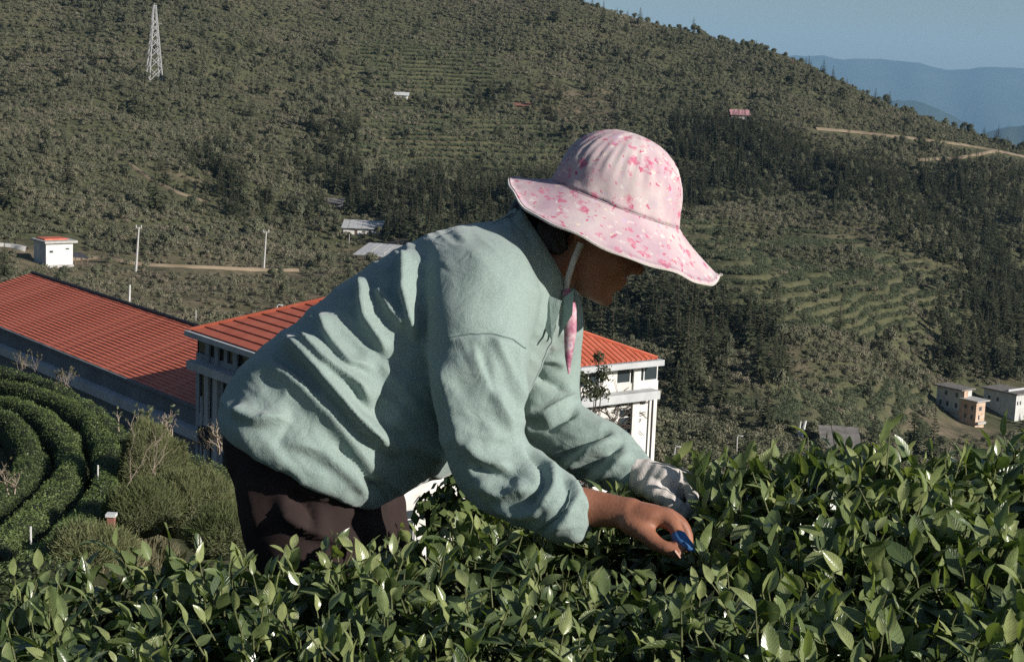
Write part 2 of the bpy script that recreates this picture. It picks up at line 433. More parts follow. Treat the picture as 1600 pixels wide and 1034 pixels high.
for px, py, d in PC:
    if d >= 615 and px >= 800:                       # behind the ridge the ground falls away
        for k, dy in ((1.18, 45), (1.6, 170)):
            p = P(px, py + dy, d * k)
            r = math.hypot(p[0], p[1])
            _pts.append((math.atan2(p[0], p[1]), math.log(r))); _t.append((p[2] - CAM[2]) / r)
_pts = np.array(_pts) * np.array([2.6, 1.0]); _t = np.array(_t)
def _k(r2): return 0.5 * r2 * np.log(r2 + 1e-9)
_n = len(_pts)
_A = np.zeros((_n + 3, _n + 3))
_A[:_n, :_n] = _k(((_pts[:, None] - _pts[None]) ** 2).sum(-1)) + np.eye(_n) * 1e-4
_A[:_n, _n] = 1; _A[:_n, _n + 1:] = _pts; _A[_n:, :_n] = _A[:_n, _n:].T
_w = np.linalg.solve(_A, np.concatenate([_t, np.zeros(3)]))

TERRACE = [[(545,165),(720,170),(910,195),(830,285),(600,275)], [(1085,390),(1250,360),(1400,380),(1515,470),(1470,540),(1200,520),(1095,480)],
           [(1055,330),(1150,340),(1140,410),(1065,410)], [(1120,600),(1250,590),(1420,610),(1440,690),(1120,680)], [(560,60),(800,80),(760,150),(560,150)]]
def tps(x, y):
    x, y = np.asarray(x, float), np.asarray(y, float)
    th = np.arctan2(x, y); r = np.maximum(np.hypot(x, y), 0.3)
    th = np.where(np.abs(th) > math.pi / 2, np.sign(th) * (math.pi - np.abs(th)), th)
    th = 0.42 * np.tanh(th / 0.42 * np.where(np.abs(th) < 0.25, 1, 1)) if False else np.clip(th, -0.40, 0.40)
    q = np.stack([th * 2.6, np.log(np.clip(r, 6, 1500))], -1)
    sh = q.shape[:-1]; q = q.reshape(-1, 2)
    out = np.empty(len(q))
    for i in range(0, len(q), 20000):
        b = q[i:i + 20000]
        out[i:i + 20000] = _k(((b[:, None] - _pts[None]) ** 2).sum(-1)) @ _w[:_n] + _w[_n] + b @ _w[_n + 1:]
    return CAM[2] + out.reshape(sh) * r

def tmask(px, py, x, y):
    """is this spot on terraced ground (ragged outline)"""
    a = px + 30 * vnoise(x / 21, y / 21, 2) + 16 * vnoise(x / 7, y / 7, 3)
    b_ = py + 16 * vnoise(x / 19, y / 19, 4) + 8 * vnoise(x / 6, y / 6, 1)
    m_ = np.zeros(np.shape(px), bool)
    for pl in TERRACE: m_ |= in_poly(a, b_, pl)
    return m_ & (vnoise(x / 14, y / 14, 6) > -.42)

def gz(x, y):
    x, y = np.asarray(x, float), np.asarray(y, float)
    r = np.hypot(x, y)
    z = tps(x, y)
    a = sstep(120, 260, r)
    a = a * (1 - .75 * sstep(520, 620, r))
    gul = 1 - np.abs(vnoise(x / 62 + .5 * vnoise(x / 40, y / 40, 3), y / 130, 7))          # gullies running down the slope
    z = z + a * (2.6 * vnoise(x / 47, y / 47, 0) + 2.0 * vnoise(x / 19, y / 19, 1) - 3.4 * (gul ** 4 - .2))
    z = z + 0.45 * sstep(60, 200, r) * vnoise(x / 6, y / 6, 2) + 0.12 * sstep(8, 20, r) * vnoise(x / 1.7, y / 1.7, 3)
    zn = 0.03 * vnoise(x / 0.7, y / 0.7, 4)
    wn = sstep(3.6, 7.5, r)
    z = zn * (1 - wn) + z * wn
    z = np.where(r > 900, z - (r - 900) * 0.15, z)
    # terraces: the slope is cut into steps
    px, py, d = proj(np.stack([x, y, z], -1))
    tm = tmask(px, py, x, y) & (d > 100)
    s = 1.25
    fz = z / s; fl = np.floor(fz); fr = fz - fl
    zt = s * (fl + np.clip((fr - 0.5) / 0.35, 0, 1) * 0.85 + fr * 0.15)
    return np.where(tm, zt, z)

ths = np.concatenate([np.linspace(-math.pi, -0.5, 24)[:-1], np.linspace(-0.5, -0.335, 12)[:-1], np.linspace(-0.335, 0.335, 330), np.linspace(0.335, 0.5, 12)[1:], np.linspace(0.5, math.pi, 24)[1:]])
rs = np.concatenate([np.geomspace(0.4, 60, 110)[:-1], np.linspace(60, 170, 80)[:-1], np.linspace(170, 290, 130)[:-1], np.linspace(290, 420, 210)[:-1], np.linspace(420, 700, 240)[:-1], np.geomspace(700, 2600, 30)])
TH, RR = np.meshgrid(ths, rs)
GX, GY = RR * np.sin(TH), RR * np.cos(TH)
GZ = gz(GX, GY)
nr, nc = GX.shape
idx = np.arange(nr * nc).reshape(nr, nc)
Fq = np.stack([idx[:-1, :-1], idx[:-1, 1:], idx[1:, 1:], idx[1:, :-1]], -1).reshape(-1, 4)

def ground_mat():
    mt, t, b = newmat('ground_cover', 0.95, 0.1)
    tc = N(t, 'TexCoord'); src = tc.outputs['Object']
    n1 = N(t, 'TexNoise', Scale=0.03, Detail=8, Roughness=0.65); t.links.new(src, n1.inputs['Vector'])
    n2 = N(t, 'TexNoise', Scale=0.6, Detail=8, Roughness=0.7); t.links.new(src, n2.inputs['Vector'])
    a = ramp(t, n1.outputs[0], [(0.3, (0.062, 0.070, 0.034)), (0.5, (0.088, 0.092, 0.046)), (0.62, (0.118, 0.108, 0.062)), (0.75, (0.16, 0.128, 0.085))])
    bb = ramp(t, n2.outputs[0], [(0.35, (0.036, 0.042, 0.021)), (0.5, (0.082, 0.084, 0.043)), (0.7, (0.155, 0.138, 0.086))])
    c = mixc(t, 0.55, a, bb)
    at = N(t, 'Attribute'); at.attribute_name = 'bare'
    n3 = N(t, 'TexNoise', Scale=0.35, Detail=6); t.links.new(src, n3.inputs['Vector'])
    bare = ramp(t, n3.outputs[0], [(0.35, (0.085, 0.078, 0.044)), (0.55, (0.15, 0.122, 0.08)), (0.75, (0.24, 0.185, 0.13))])
    c = mixc(t, at.outputs['Fac'], c, bare)
    t.links.new(c, b.inputs['Base Color'])
    bp = N(t, 'Bump', Strength=0.6, Distance=0.4); t.links.new(n2.outputs[0], bp.inputs['Height']); t.links.new(bp.outputs[0], b.inputs['Normal'])
    return mt
ground = mesh('ground', np.stack([GX, GY, GZ], -1).reshape(-1, 3), Fq, ground_mat(), smooth=True)
tag(ground, kind='structure')
BARE = [[(-50,375),(120,395),(300,400),(480,420),(620,370),(700,375),(640,430),(560,500),(330,500),(-50,470)], [(1170,535),(1270,540),(1280,595),(1180,590)],
        [(380,110),(470,140),(430,170),(360,150)], [(820,130),(960,140),(960,200),(830,190)], [(190,225),(250,260),(330,300),(240,280)],
        [(1290,360),(1380,350),(1400,380),(1300,385)], [(1380,640),(1600,690),(1600,720),(1380,700)], [(510,380),(660,370),(650,420),(530,430)]]
gpx, gpy, gd = proj(np.stack([GX, GY, GZ], -1))
bare = np.zeros(GX.shape)
wpx, wpy = gpx + 28 * vnoise(GX / 17, GY / 17, 2) + 12 * vnoise(GX / 6, GY / 6, 3), gpy + 14 * vnoise(GX / 15, GY / 15, 4) + 6 * vnoise(GX / 5, GY / 5, 1)
for pl in BARE: bare = np.maximum(bare, in_poly(wpx, wpy, pl) & (gd > 100))
for _ in range(4):
    bare[1:-1, 1:-1] = (bare[1:-1, 1:-1] * 2 + bare[:-2, 1:-1] + bare[2:, 1:-1] + bare[1:-1, :-2] + bare[1:-1, 2:]) / 6
bare = np.clip(bare * (0.75 + 0.5 * vnoise(GX / 9, GY / 9, 5)), 0, 1)
at = ground.data.attributes.new('bare', 'FLOAT', 'POINT'); at.data.foreach_set('value', bare.ravel().astype(np.float32))

def hit(px, py, r0=60.0, r1=720.0):
    """point where the line of sight through a pixel meets the ground"""
    ray = P(px, py, 1.0) - CAM
    s = np.arange(r0, r1, 0.4)
    X = CAM + s[:, None] * ray
    b = X[:, 2] - gz(X[:, 0], X[:, 1])
    k = np.argmax(b < 0) if (b < 0).any() else len(s) - 1
    return X[k]

# far mountains
def ridge(name, pts, dist, depth, mat, seed):
    xs = np.linspace(pts[0][0], pts[-1][0], 160)
    ys = np.interp(xs, [p[0] for p in pts], [p[1] for p in pts])
    rr = np.random.default_rng(seed)
    ph = rr.random(8) * 6.28
    V = []
    prof = [(-1.0, -1.0), (-0.72, -0.72), (-0.5, -0.5), (-0.3, -0.3), (-0.14, -0.14), (0, 0), (0.3, -0.2), (1.0, -1.2)]
    base = [P(x, y, dist) for x, y in zip(xs, ys)]
    for j, (a, h) in enumerate(prof):
        for i, b in enumerate(base):
            top = b[2]
            wob = sum(math.sin(i * f + ph[q] + j * 0.8) for q, f in enumerate((0.09, 0.21, 0.47, 0.9))) * 0.02
            n = sum(math.sin(i * f + ph[q + 4]) / (q + 1) for q, f in enumerate((0.35, 0.83, 1.9, 3.3))) * dist * 0.0006
            dirv = np.array([b[0], b[1]]) / np.hypot(b[0], b[1])
            q = dirv * (a + wob * (1 if a else 0)) * depth
            V.append((b[0] + q[0], b[1] + q[1], top + n + h * (top + 900) * (1 + wob)))
    n = len(base); Fc = []
    for j in range(len(prof) - 1):
        for i in range(n - 1):
            Fc.append((j*n+i, j*n+i+1, (j+1)*n+i+1, (j+1)*n+i))
    return tag(mesh(name, V, Fc, mat, smooth=True), kind='structure')
M['far_wood'] = noisy('far_wood', [(0.35, (0.020, 0.032, 0.022)), (0.65, (0.040, 0.050, 0.032))], 0.002, 1.0, coord='Object')
ridge('mountain', [(200,60),(900,70),(1180,95),(1240,86),(1290,88),(1310,96),(1370,92),(1430,97),(1480,108),(1540,106),(1600,108),(1700,120),(2100,100),(2600,140)], 17000, 3500, M['far_wood'], 3)
ridge('mountain', [(900,190),(1300,170),(1400,155),(1440,160),(1480,178),(1530,207),(1600,230),(2000,260),(2500,230)], 9500, 1500, M['far_wood'], 5)
ridge('mountain', [(1200,250),(1450,230),(1545,208),(1580,198),(1620,192),(1750,180),(2000,190),(2500,260)], 7600, 1400, M['far_wood'], 8)

# the air between
hz = bpy.data.materials.new('haze_air'); hz.use_nodes = True
ht = hz.node_tree
ht.nodes.remove(ht.nodes['Principled BSDF'])
pv = ht.nodes.new('ShaderNodeVolumePrincipled')
pv.inputs['Color'].default_value = (0.38, 0.68, 1.0, 1)
pv.inputs['Density'].default_value = 5.0e-5
pv.inputs['Anisotropy'].default_value = 0.0
ht.links.new(pv.outputs[0], ht.nodes['Material Output'].inputs['Volume'])
hb = MB().box(-16000, 16000, -3000, 23000, -2300, 600).obj('haze', hz)
tag(hb, 'pale blue air softening the far mountains', 'haze', kind='stuff')

# ------------------------------------------------------------------ buildings
def wall_open(mb, axis, a0, a1, b0, b1, z0, z1, holes):
    """a wall slab along 'x' or 'y' (a0..a1), thick b0..b1, with rectangular holes (h0, h1, hz0, hz1)"""
    cuts = sorted({a0, a1, *[h[0] for h in holes], *[h[1] for h in holes]})
    for c0, c1 in zip(cuts[:-1], cuts[1:]):
        zs = sorted([(h[2], h[3]) for h in holes if h[0] <= c0 and h[1] >= c1])
        z = z0
        for q0, q1 in zs + [(z1, z1)]:
            if q0 > z + 1e-4:
                if axis == 'x': mb.box(c0, c1, b0, b1, z, q0)
                else: mb.box(b0, b1, c0, c1, z, q0)
            z = q1

def window(parent, axis, a0, a1, face, z0, z1, sign, panes=1, rows=(), fr=0.06, frame=None, glass=None, rec=0.10):
    """a window set into a wall whose outer face is at 'face' (outwards = sign)"""
    i0, i1 = face - sign * (rec + 0.04), face - sign * (rec - 0.03)
    lo, hi = min(i0, i1), max(i0, i1)
    mb = MB()
    def bx(p0, p1, q0, q1):
        if axis == 'x': mb.box(p0, p1, lo, hi, q0, q1)
        else: mb.box(lo, hi, p0, p1, q0, q1)
    bx(a0, a0 + fr, z0, z1); bx(a1 - fr, a1, z0, z1)
    bx(a0 + fr, a1 - fr, z0, z0 + fr); bx(a0 + fr, a1 - fr, z1 - fr, z1)
    for k in range(1, panes):
        c = a0 + (a1 - a0) * k / panes
        bx(c - fr / 2, c + fr / 2, z0 + fr, z1 - fr)
    for q in rows:
        c = z0 + (z1 - z0) * q
        e = [a0 + fr] + [a0 + (a1 - a0) * k / panes for k in range(1, panes)] + [a1 - fr]
        for k in range(panes):
            bx(e[k] + (fr / 2 if k else 0), e[k + 1] - (fr / 2 if k < panes - 1 else 0), c - fr / 2.5, c + fr / 2.5)
    w = mb.obj('window', frame or M['frame_white'], parent)
    g = face - sign * (rec + 0.012)
    zc = [z0 + fr] + [z0 + (z1 - z0) * q for q in rows] + [z1 - fr]
    for k in range(panes):
        p0, p1 = a0 + (a1 - a0) * k / panes + fr / 2, a0 + (a1 - a0) * (k + 1) / panes - fr / 2
        for q0, q1 in zip(zc[:-1], zc[1:]):
            pm = MB()
            if axis == 'x': pm.box(p0, p1, g - 0.008, g + 0.008, q0 + 0.01, q1 - 0.01)
            else: pm.box(g - 0.008, g + 0.008, p0, p1, q0 + 0.01, q1 - 0.01)
            pm.obj('pane', glass or M['glass'], w)
    return w

C0 = PZ(568, 608, -12.2); C1 = PZ(288, 522, -12.2); C2 = PZ(1050, 565, -12.2)
_a = math.atan2(*(C2 - C0)[1::-1]); _b = math.atan2(*(C1 - C0)[1::-1]) - math.pi / 2
_a = (_a + _b) / 2
vdir = np.array([math.cos(_a), math.sin(_a)])
udir = np.array([-vdir[1], vdir[0]])
LV = float((C2 - C0)[:2] @ vdir) + 0.1
LU = float((C1 - C0)[:2] @ udir) + 1.2
RZ = math.atan2(vdir[1], vdir[0])
ZB = -25.5
H = -12.2 - ZB                                        # eave height above the yard
b = empty('factory_building', (C0[0], C0[1], ZB), RZ)
tag(b, 'pale two-level building with pyramid red tiled roof directly behind the woman', 'building')
wi, wt = 0.85, 0.25                                   # wall inset from the eave, wall thickness
x0, x1, y0, y1 = wi, LV - wi, wi, LU - wi
top, led = H - 0.30, H - 1.55
# windows: right facade (y = y0) and left facade (x = x0)
def fx(px):                                           # pixel column on the right facade -> local x
    r = P(px, 640, 1.0) - CAM
    A = np.array([[vdir[0], -r[0]], [vdir[1], -r[1]]])
    o = CAM[:2] - (C0[:2] + udir * y0)
    return float(np.linalg.solve(A, o)[0])
def fy(px):                                           # pixel column on the left facade -> local y
    r = P(px, 600, 1.0) - CAM
    A = np.array([[udir[0], -r[0]], [udir[1], -r[1]]])
    o = CAM[:2] - (C0[:2] + vdir * x0)
    return float(np.linalg.solve(A, o)[0])
hr, hl = [], []
cl = [(fx(900), fx(937), 2), (fx(962), fx(1026), 3)] + [(x0 + 0.6 + k * 2.1, x0 + 2.3 + k * 2.1, 2) for k in range(4)]
for a0, a1, n in cl:
    if a1 - a0 > 0.4: hr.append((a0, a1, H - 1.22, H - 0.42, n, ()))
for a0, a1 in [(fx(968), fx(997)), (fx(905), fx(926)), (x0 + 1.5, x0 + 2.6), (x0 + 4.6, x0 + 5.7)]:
    hr.append((a0, a1, H - 4.05, H - 2.45, 1, (0.72,)))
    hr.append((a0, a1, H - 7.6, H - 5.9, 1, (0.72,)))
for a0, a1, n in [(fy(349), fy(306), 3), (fy(392), fy(354), 2)] + [(y0 + 0.8 + k * 2.4, y0 + 2.9 + k * 2.4, 2) for k in range(3)]:
    hl.append((a0, a1, H - 1.25, H - 0.45, n, ()))
for a0, a1 in [(fy(331), fy(311)), (fy(368), fy(348))] + [(y0 + 1 + k * 2.4, y0 + 2.0 + k * 2.4) for k in range(3)]:
    hl.append((a0, a1, H - 4.4, H - 2.3, 2, (0.7,)))
    hl.append((a0, a1, H - 7.9, H - 5.9, 2, (0.7,)))
mw = MB()
wall_open(mw, 'x', x0, x1, y0, y0 + wt, 0, top, [h[:4] for h in hr])
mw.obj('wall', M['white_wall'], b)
ml = MB()
wall_open(ml, 'y', y0 + wt, y1, x0, x0 + wt, 0, top, [h[:4] for h in hl])
ml.obj('wall', M['white_wall_shaded'], b)
MB().box(x0 + wt, x1, y1 - wt, y1, 0, top).obj('wall', M['white_wall_shaded'], b)
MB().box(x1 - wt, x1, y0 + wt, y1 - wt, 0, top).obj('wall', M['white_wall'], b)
for a0, a1, q0, q1, n, rws in hr: window(b, 'x', a0, a1, y0, q0, q1, -1, n, rws, glass=M['glass'])
for a0, a1, q0, q1, n, rws in hl: window(b, 'y', a0, a1, x0, q0, q1, -1, n, rws, frame=M['pipe_dark'], glass=M['curtain_glass'])
# eave slab, ledge band, pilasters
me_ = MB(); me_.box(0, LV, 0, LU, top, H - 0.02); me_.obj('eave', M['pale_ledge'], b)
ld = 0.78
lb = MB()
lb.box(0.1, LV - 0.1, y0 - ld, y0 - 0.002, led - 0.42, led)
lb.box(x0 - ld, x0 - 0.002, y0, LU - 0.1, led - 0.42, led)
lb.box(x1 + 0.002, LV - 0.1, y0, LU - 0.1, led - 0.42, led)
lb.obj('ledge', M['pale_ledge'], b)
for a in (x0 - 0.06, x1 - 0.42):
    MB().box(a, a + 0.45, y0 - 0.12, y0 - 0.002, 0, led - 0.424).obj('pilaster', M['white_wall'], b)
    MB().box(a, a + 0.45, y0 - 0.10, y0 - 0.002, led + 0.003, top - 0.003).obj('pilaster', M['white_wall'], b)
for a in (y1 - 0.42, fy(343), fy(372), y0 + 5.6):
    MB().box(x0 - 0.14, x0 - 0.002, a, a + 0.42, 0, led - 0.424).obj('pilaster', M['pale_ledge'], b)
    MB().box(x0 - 0.10, x0 - 0.002, a, a + 0.42, led + 0.003, top - 0.003).obj('pilaster', M['white_wall_shaded'], b)
# hipped roof: slab with separate tile courses
apx = (LV / 2, LU / 2); hh = 3.35
ov = 0.0
cor = [(0.25, 0.25), (LV - 0.25, 0.25), (LV - 0.25, LU - 0.25), (0.25, LU - 0.25)]
rb = MB(); rb.add([(*c, H) for c in cor] + [(apx[0], apx[1], H + hh - 0.03)], [(0, 1, 4), (1, 2, 4), (2, 3, 4), (3, 0, 4)])
roof = rb.obj('roof', M['red_roof_dark'], b)
def course(pa, pb, pc, t0, t1, lift, tilt, nrm, mat, parent):
    """one tile course on the triangle pa-pb (eave) - pc (apex), between heights t0..t1"""
    L = lambda s, t: (1 - t) * ((1 - s) * pa + s * pb) + t * pc
    q = [L(0, t0), L(1, t0), L(1, t1), L(0, t1)]
    up = [v + nrm * l for v, l in zip(q, (lift + tilt, lift + tilt, lift, lift))]
    dn = [v + nrm * 0.004 for v in q]
    mb = MB(); mb.add(up + dn, [(0, 1, 2, 3), (4, 5, 1, 0), (5, 6, 2, 1), (6, 7, 3, 2), (7, 4, 0, 3)])
    return mb.obj('tile_course', mat, parent)
A3 = np.array([*apx, H + hh])
def nrm_of(a, bq, c):
    n = np.cross(bq - a, c - a); n /= np.linalg.norm(n)
    return n if n[2] > 0 else -n
pa, pb = np.array([0.25, LU - 0.25, H]), np.array([0.25, 0.25, H])
nn = nrm_of(pa, pb, A3)
K = 16
for k in range(K): course(pa, pb, A3, k / K, min(1, (k + 1.0) / K) - 0.0005, 0.012, 0.048, nn, M['red_roof'], roof)
pa, pb = np.array([LV - 0.25, LU - 0.25, H]), np.array([0.25, LU - 0.25, H])
# right face: standing ribs running down the slope
pa, pb = np.array([0.25, 0.25, H]), np.array([LV - 0.25, 0.25, H])
nn = nrm_of(pa, pb, A3)
MB().add([pa + nn * .02, pb + nn * .02, A3 + nn * .02], [(0, 1, 2)]).obj('roof_face', M['red_roof'], roof)
K = 52
for k in range(1, K):
    s = k / K
    foot = (1 - s) * pa + s * pb + nn * 0.03
    t = 1 - abs(2 * s - 1)
    up_ = np.array([0, A3[1] - 0.25, hh]) * t
    MB().tube([foot, foot + up_ * 0.985], 0.055, 4).obj('roof_rib', M['red_roof'], roof)
for c in cor:
    MB().tube([np.array([*c, H + 0.05]), A3 + np.array([0, 0, .05])], 0.10, 6).obj('hip_ridge', M['red_roof'], roof)
# drainpipes
px_ = fx(1015)
MB().tube([(px_, y0 - 0.2, 0), (px_, y0 - 0.2, led - 0.5)], 0.055, 6).obj('drainpipe', M['pipe_dark'], b)
yy = y1 + 0.12
MB().tube([(x0 - 0.2, yy, 0), (x0 - 0.2, yy, led - 2.2), (x0 - 0.05, yy + 0.3, led - 1.9)], 0.08, 6).obj('drainpipe', M['pale_ledge'], b)
MB().tube([(x0 - 0.25, y1 - 0.45, 0), (x0 - 0.25, y1 - 0.45, led - 3.6)], 0.07, 6).obj('drainpipe', M['pale_ledge'], b)
MB().box(x0 - 0.45, x0 - 0.16, y1 - 0.75, y1 + 0.05, led - 4.1, led - 3.3).obj('meter_box', M['pipe_dark'], b)

# long building on the left: gable roof of tile courses behind a plain upper wall
XL = x0 + 0.25                                          # its wall stands a little behind the centre building's
def on_left_plane(px, py, dx=0.0):
    r = P(px, py, 1.0) - CAM
    o = C0[:2] + vdir * (XL + dx)
    A = np.array([[r[0], -udir[0]], [r[1], -udir[1]]])
    k, s_ = np.linalg.solve(A, o - CAM[:2])
    return CAM + r * k, float(s_)
_p, _s = on_left_plane(150, 571)
ELw = float(_p[2])
_o = C0[:2] + vdir * XL + udir * (y1 + 0.02)
D1 = np.array([_o[0], _o[1], ELw])
lo2 = empty('workshop_building', (D1[0], D1[1], ZB), RZ)
tag(lo2, 'long low building with large orange-red tiled roof and dark blue-grey wall at left', 'building')
He = ELw - ZB
WW = 6.6                                                # width of the visible slope
_p, _s = on_left_plane(180, 469, WW)
RH = float(_p[2]) - ELw                                  # rise
_p, _s = on_left_plane(50, 432, WW)
LL = _s - (y1 + 0.02) - 0.3
g1 = MB()
holes = []
mwl = MB()
wz = He - 2.75
for yq in (8.2, 10.2, 11.3, 14.5, 18.0, 21.5): holes.append((yq, yq + 0.9, wz - 1.3, wz + 0.1))
wall_open(mwl, 'y', 0.0, LL, 0.0, 0.25, 0, He - 0.02, holes)
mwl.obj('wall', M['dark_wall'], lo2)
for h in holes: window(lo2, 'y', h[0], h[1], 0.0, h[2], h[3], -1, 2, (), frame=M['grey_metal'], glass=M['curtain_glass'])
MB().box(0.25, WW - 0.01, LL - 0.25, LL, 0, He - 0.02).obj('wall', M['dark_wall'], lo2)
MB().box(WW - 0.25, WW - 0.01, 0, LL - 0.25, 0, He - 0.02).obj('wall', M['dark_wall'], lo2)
MB().box(-0.6, -0.003, 0.02, LL, He - 1.55, He - 1.05).obj('ledge', M['pale_ledge'], lo2)
MB().box(-0.16, -0.003, 0, LL, He - 0.12, He + 0.02).obj('coping', M['dark_wall'], lo2)
R0, R1 = np.array([0.02, -0.3, He]), np.array([WW, -0.3, He + RH])
rf = MB()
yE = LL + 0.3
rf.add([(0.02, 0.0, He), (0.02, yE, He), (WW, yE, He + RH), (WW, 0.0, He + RH), (WW, 0.0, He - 0.1), (WW, yE, He - 0.1)],
       [(0, 3, 2, 1), (3, 4, 5, 2), (1, 2, 5), (0, 4, 3)])
roof2 = rf.obj('roof', M['red_roof_dark'], lo2)
nn = np.array([-RH, 0, WW]) / math.hypot(RH, WW)
K = 23
pr = lambda t, y: np.array([0.02 + (WW - 0.02) * t, y, He + RH * t])
cm = None
for k in range(K):
    if cm is None:
        q = [pr(0, 0.0), pr(0, yE), pr(1 / K, yE), pr(1 / K, 0.0)]
        base0 = q[0].copy()
        q = [v - base0 for v in q]
        V = []
        ny = 90                                          # slightly rolling long edge so the course is not ruler-straight
        for i in range(ny + 1):
            y = yE * i / ny
            j = 0.012 * math.sin(i * 1.7) + 0.010 * math.sin(i * 0.37)
            lowp = np.array([0, y, 0]) + nn * (0.055 + j); hip = (q[3]) + np.array([0, y, 0]) + nn * 0.012
            V += [np.array([0, y, 0]) + nn * 0.003, lowp, hip]
        Fc = []
        for i in range(ny):
            a = 3 * i
            Fc += [(a, a + 3, a + 4, a + 1), (a + 1, a + 4, a + 5, a + 2)]
        cm = mesh('tile_course', V, Fc, M['red_roof'], link=False)
    o = inst('tile_course', cm, roof2)
    o.location = pr(k / K, 0.0)
MB().tube([(WW, 0.0, He + RH + 0.06), (WW, yE, He + RH + 0.06)], 0.13, 6).obj('ridge_cap', M['pipe_dark'], roof2)

# hillside houses --------------------------------------------------------------
def simple_house(name, label, p, rz, parts, cat='house'):
    """parts: boxes [x0,x1,y0,y1,z0,z1,mat,windows] in a local frame"""
    e = empty(name, p, rz)
    tag(e, label, cat)
    for nm, x0, x1, y0, y1, z0, z1, mat, wins in parts:
        hx = [w_ for w_ in wins if w_[0] == 'x']; hy = [w_ for w_ in wins if w_[0] == 'y']
        if wins:
            mb = MB()
            t = 0.2
            wall_open(mb, 'x', x0, x1, y0, y0 + t, z0, z1, [w_[1:5] for w_ in hx])
            wall_open(mb, 'y', y0 + t, y1, x0, x0 + t, z0, z1, [w_[1:5] for w_ in hy])
            mb.box(x0 + t, x1, y1 - t, y1, z0, z1); mb.box(x1 - t, x1, y0 + t, y1 - t, z0, z1)
            mb.obj(nm, mat, e)
            for w_ in hx: window(e, 'x', w_[1], w_[2], y0, w_[3], w_[4], -1, w_[5], (), fr=0.05, rec=0.08)
            for w_ in hy: window(e, 'y', w_[1], w_[2], x0, w_[3], w_[4], -1, w_[5], (), fr=0.05, rec=0.08)
        else:
            MB().box(x0, x1, y0, y1, z0, z1).obj(nm, mat, e)
    return e
p = hit(1523, 668); S = p[1] / F                        # metres per pixel there
W_ = lambda px: px * S
zb = p[2] - 0.5
hw = lambda *a: a
simple_house('farmhouse', 'pale three-storey farmhouse with peach lit gable wall and flat grey roofs at right', (p[0], p[1], zb), RZ, [
    ('wall', 0, 3.6, 0, 5.2, 0, 7.4, M['peach_wall'], [hw('x', 1.0, 1.6, 2.6, 3.9, 1), hw('x', 1.2, 2.2, 4.9, 6.1, 2), hw('y', 0.9, 1.7, 2.6, 3.9, 1), hw('y', 2.9, 3.7, 2.6, 3.9, 1), hw('y', 0.9, 1.7, 5.1, 6.3, 1), hw('y', 3.0, 3.8, 5.1, 6.3, 1)]),
    ('roof_slab', -0.6, 4.5, -0.7, 5.2, 7.404, 7.7, M['concrete'], []),
    ('wall', 0.3, 4.6, 5.21, 13.0, 0, 9.4, M['pale_wall'], [hw('y', 6.2, 7.1, 7.4, 8.7, 1), hw('y', 9.6, 10.5, 7.4, 8.7, 1), hw('y', 6.2, 7.1, 4.6, 6.0, 1), hw('y', 9.0, 9.9, 4.6, 6.0, 1), hw('y', 11.3, 12.1, 4.6, 6.0, 1)]),
    ('roof_slab', -0.4, 5.4, 4.6, 13.6, 9.404, 9.75, M['old_roof'], []),
    ('wall', 0.35, 1.9, 4.3, 5.18, 7.71, 9.39, M['peach_wall'], []),
    ('ledge', -0.5, -0.004, 5.3, 13, 3.6, 3.9, M['concrete'], []),
    ('balcony', 0.2, 3.4, -0.8, -0.004, 1.6, 2.2, M['concrete'], [])], 'house').scale = (.66, .66, .66)
p = hit(1590, 662)
simple_house('farmhouse', 'grey house with brown pitched eaves cut by the right edge of the photo', (p[0], p[1] + 2, p[2] + 0.2), RZ, [
    ('wall', 0, 8, 0, 11.5, -4, 7.6, M['pale_wall'], [hw('x', 0.5, 1.2, 4.4, 5.6, 1), hw('x', 1.8, 2.5, 4.4, 5.6, 1), hw('y', 6, 7, 4.5, 5.8, 1), hw('y', 9, 10, 4.5, 5.8, 1)]),
    ('roof_slab', -0.7, 8.6, -0.8, 12.2, 7.604, 8.0, M['old_roof'], []),
    ('parapet', 0.2, 8, 3, 3.3, 8.004, 8.6, M['pale_ledge'], []), ('pilaster', -0.12, 0.3, -0.13, -0.003, 0, 7.55, M['frame_white'], [])], 'house').scale = (.6, .6, .6)

# white hut with red roof panel, left
p = hit(72, 417); hp = p; S = np.linalg.norm(p - CAM) / F
s1, s2 = 34 * S / 0.80, 33 * S / 0.72
hut = simple_house('pump_hut', 'small white flat-roofed hut with red roof patch above the long red roof', (p[0], p[1], p[2] - 1.2), RZ + 0.02, [
    ('wall', 0, s1, 0, s2, 0, 41 * S + 0.6, M['frame_white'], [hw('x', s1 * .12, s1 * .27, 32 * S, 36 * S, 1), hw('x', s1 * .72, s1 * .87, 36 * S, 39 * S, 1)]),
    ('roof_slab', -0.35, s1 + 0.6, -0.5, s2 + 0.4, 41 * S + 0.604, 41 * S + 0.95, M['concrete'], []),
    ('roof_patch', 0.3, s1 * .95, s2 * .25, s2 * .95, 41 * S + 0.954, 41 * S + 1.15, M['red_roof'], []),
    ('wall_panel', -0.06, -0.003, 0.4, s2 * .5, 0.3, 41 * S + 0.3, M['pale_ledge'], []),
    ('parapet', s1 * .05, s1 * .95, -0.9, -0.55, 0, 1.5, M['concrete'], [])], 'hut')
p = hit(100, 416)
car = empty('tarp_shelter', (p[0], p[1] - 0.5, p[2]), RZ)
tag(car, 'low dark tarpaulin lean-to beside the white hut', 'shelter')
mb = MB(); mb.add([(0, 0, 1.6), (4.2, 0, 1.1), (4.2, 2.6, 1.7), (0, 2.6, 2.3), (0, 0, 1.66), (4.2, 0, 1.16), (4.2, 2.6, 1.76), (0, 2.6, 2.36)], [(0,1,2,3),(4,7,6,5),(0,4,5,1),(1,5,6,2),(2,6,7,3),(3,7,4,0)])
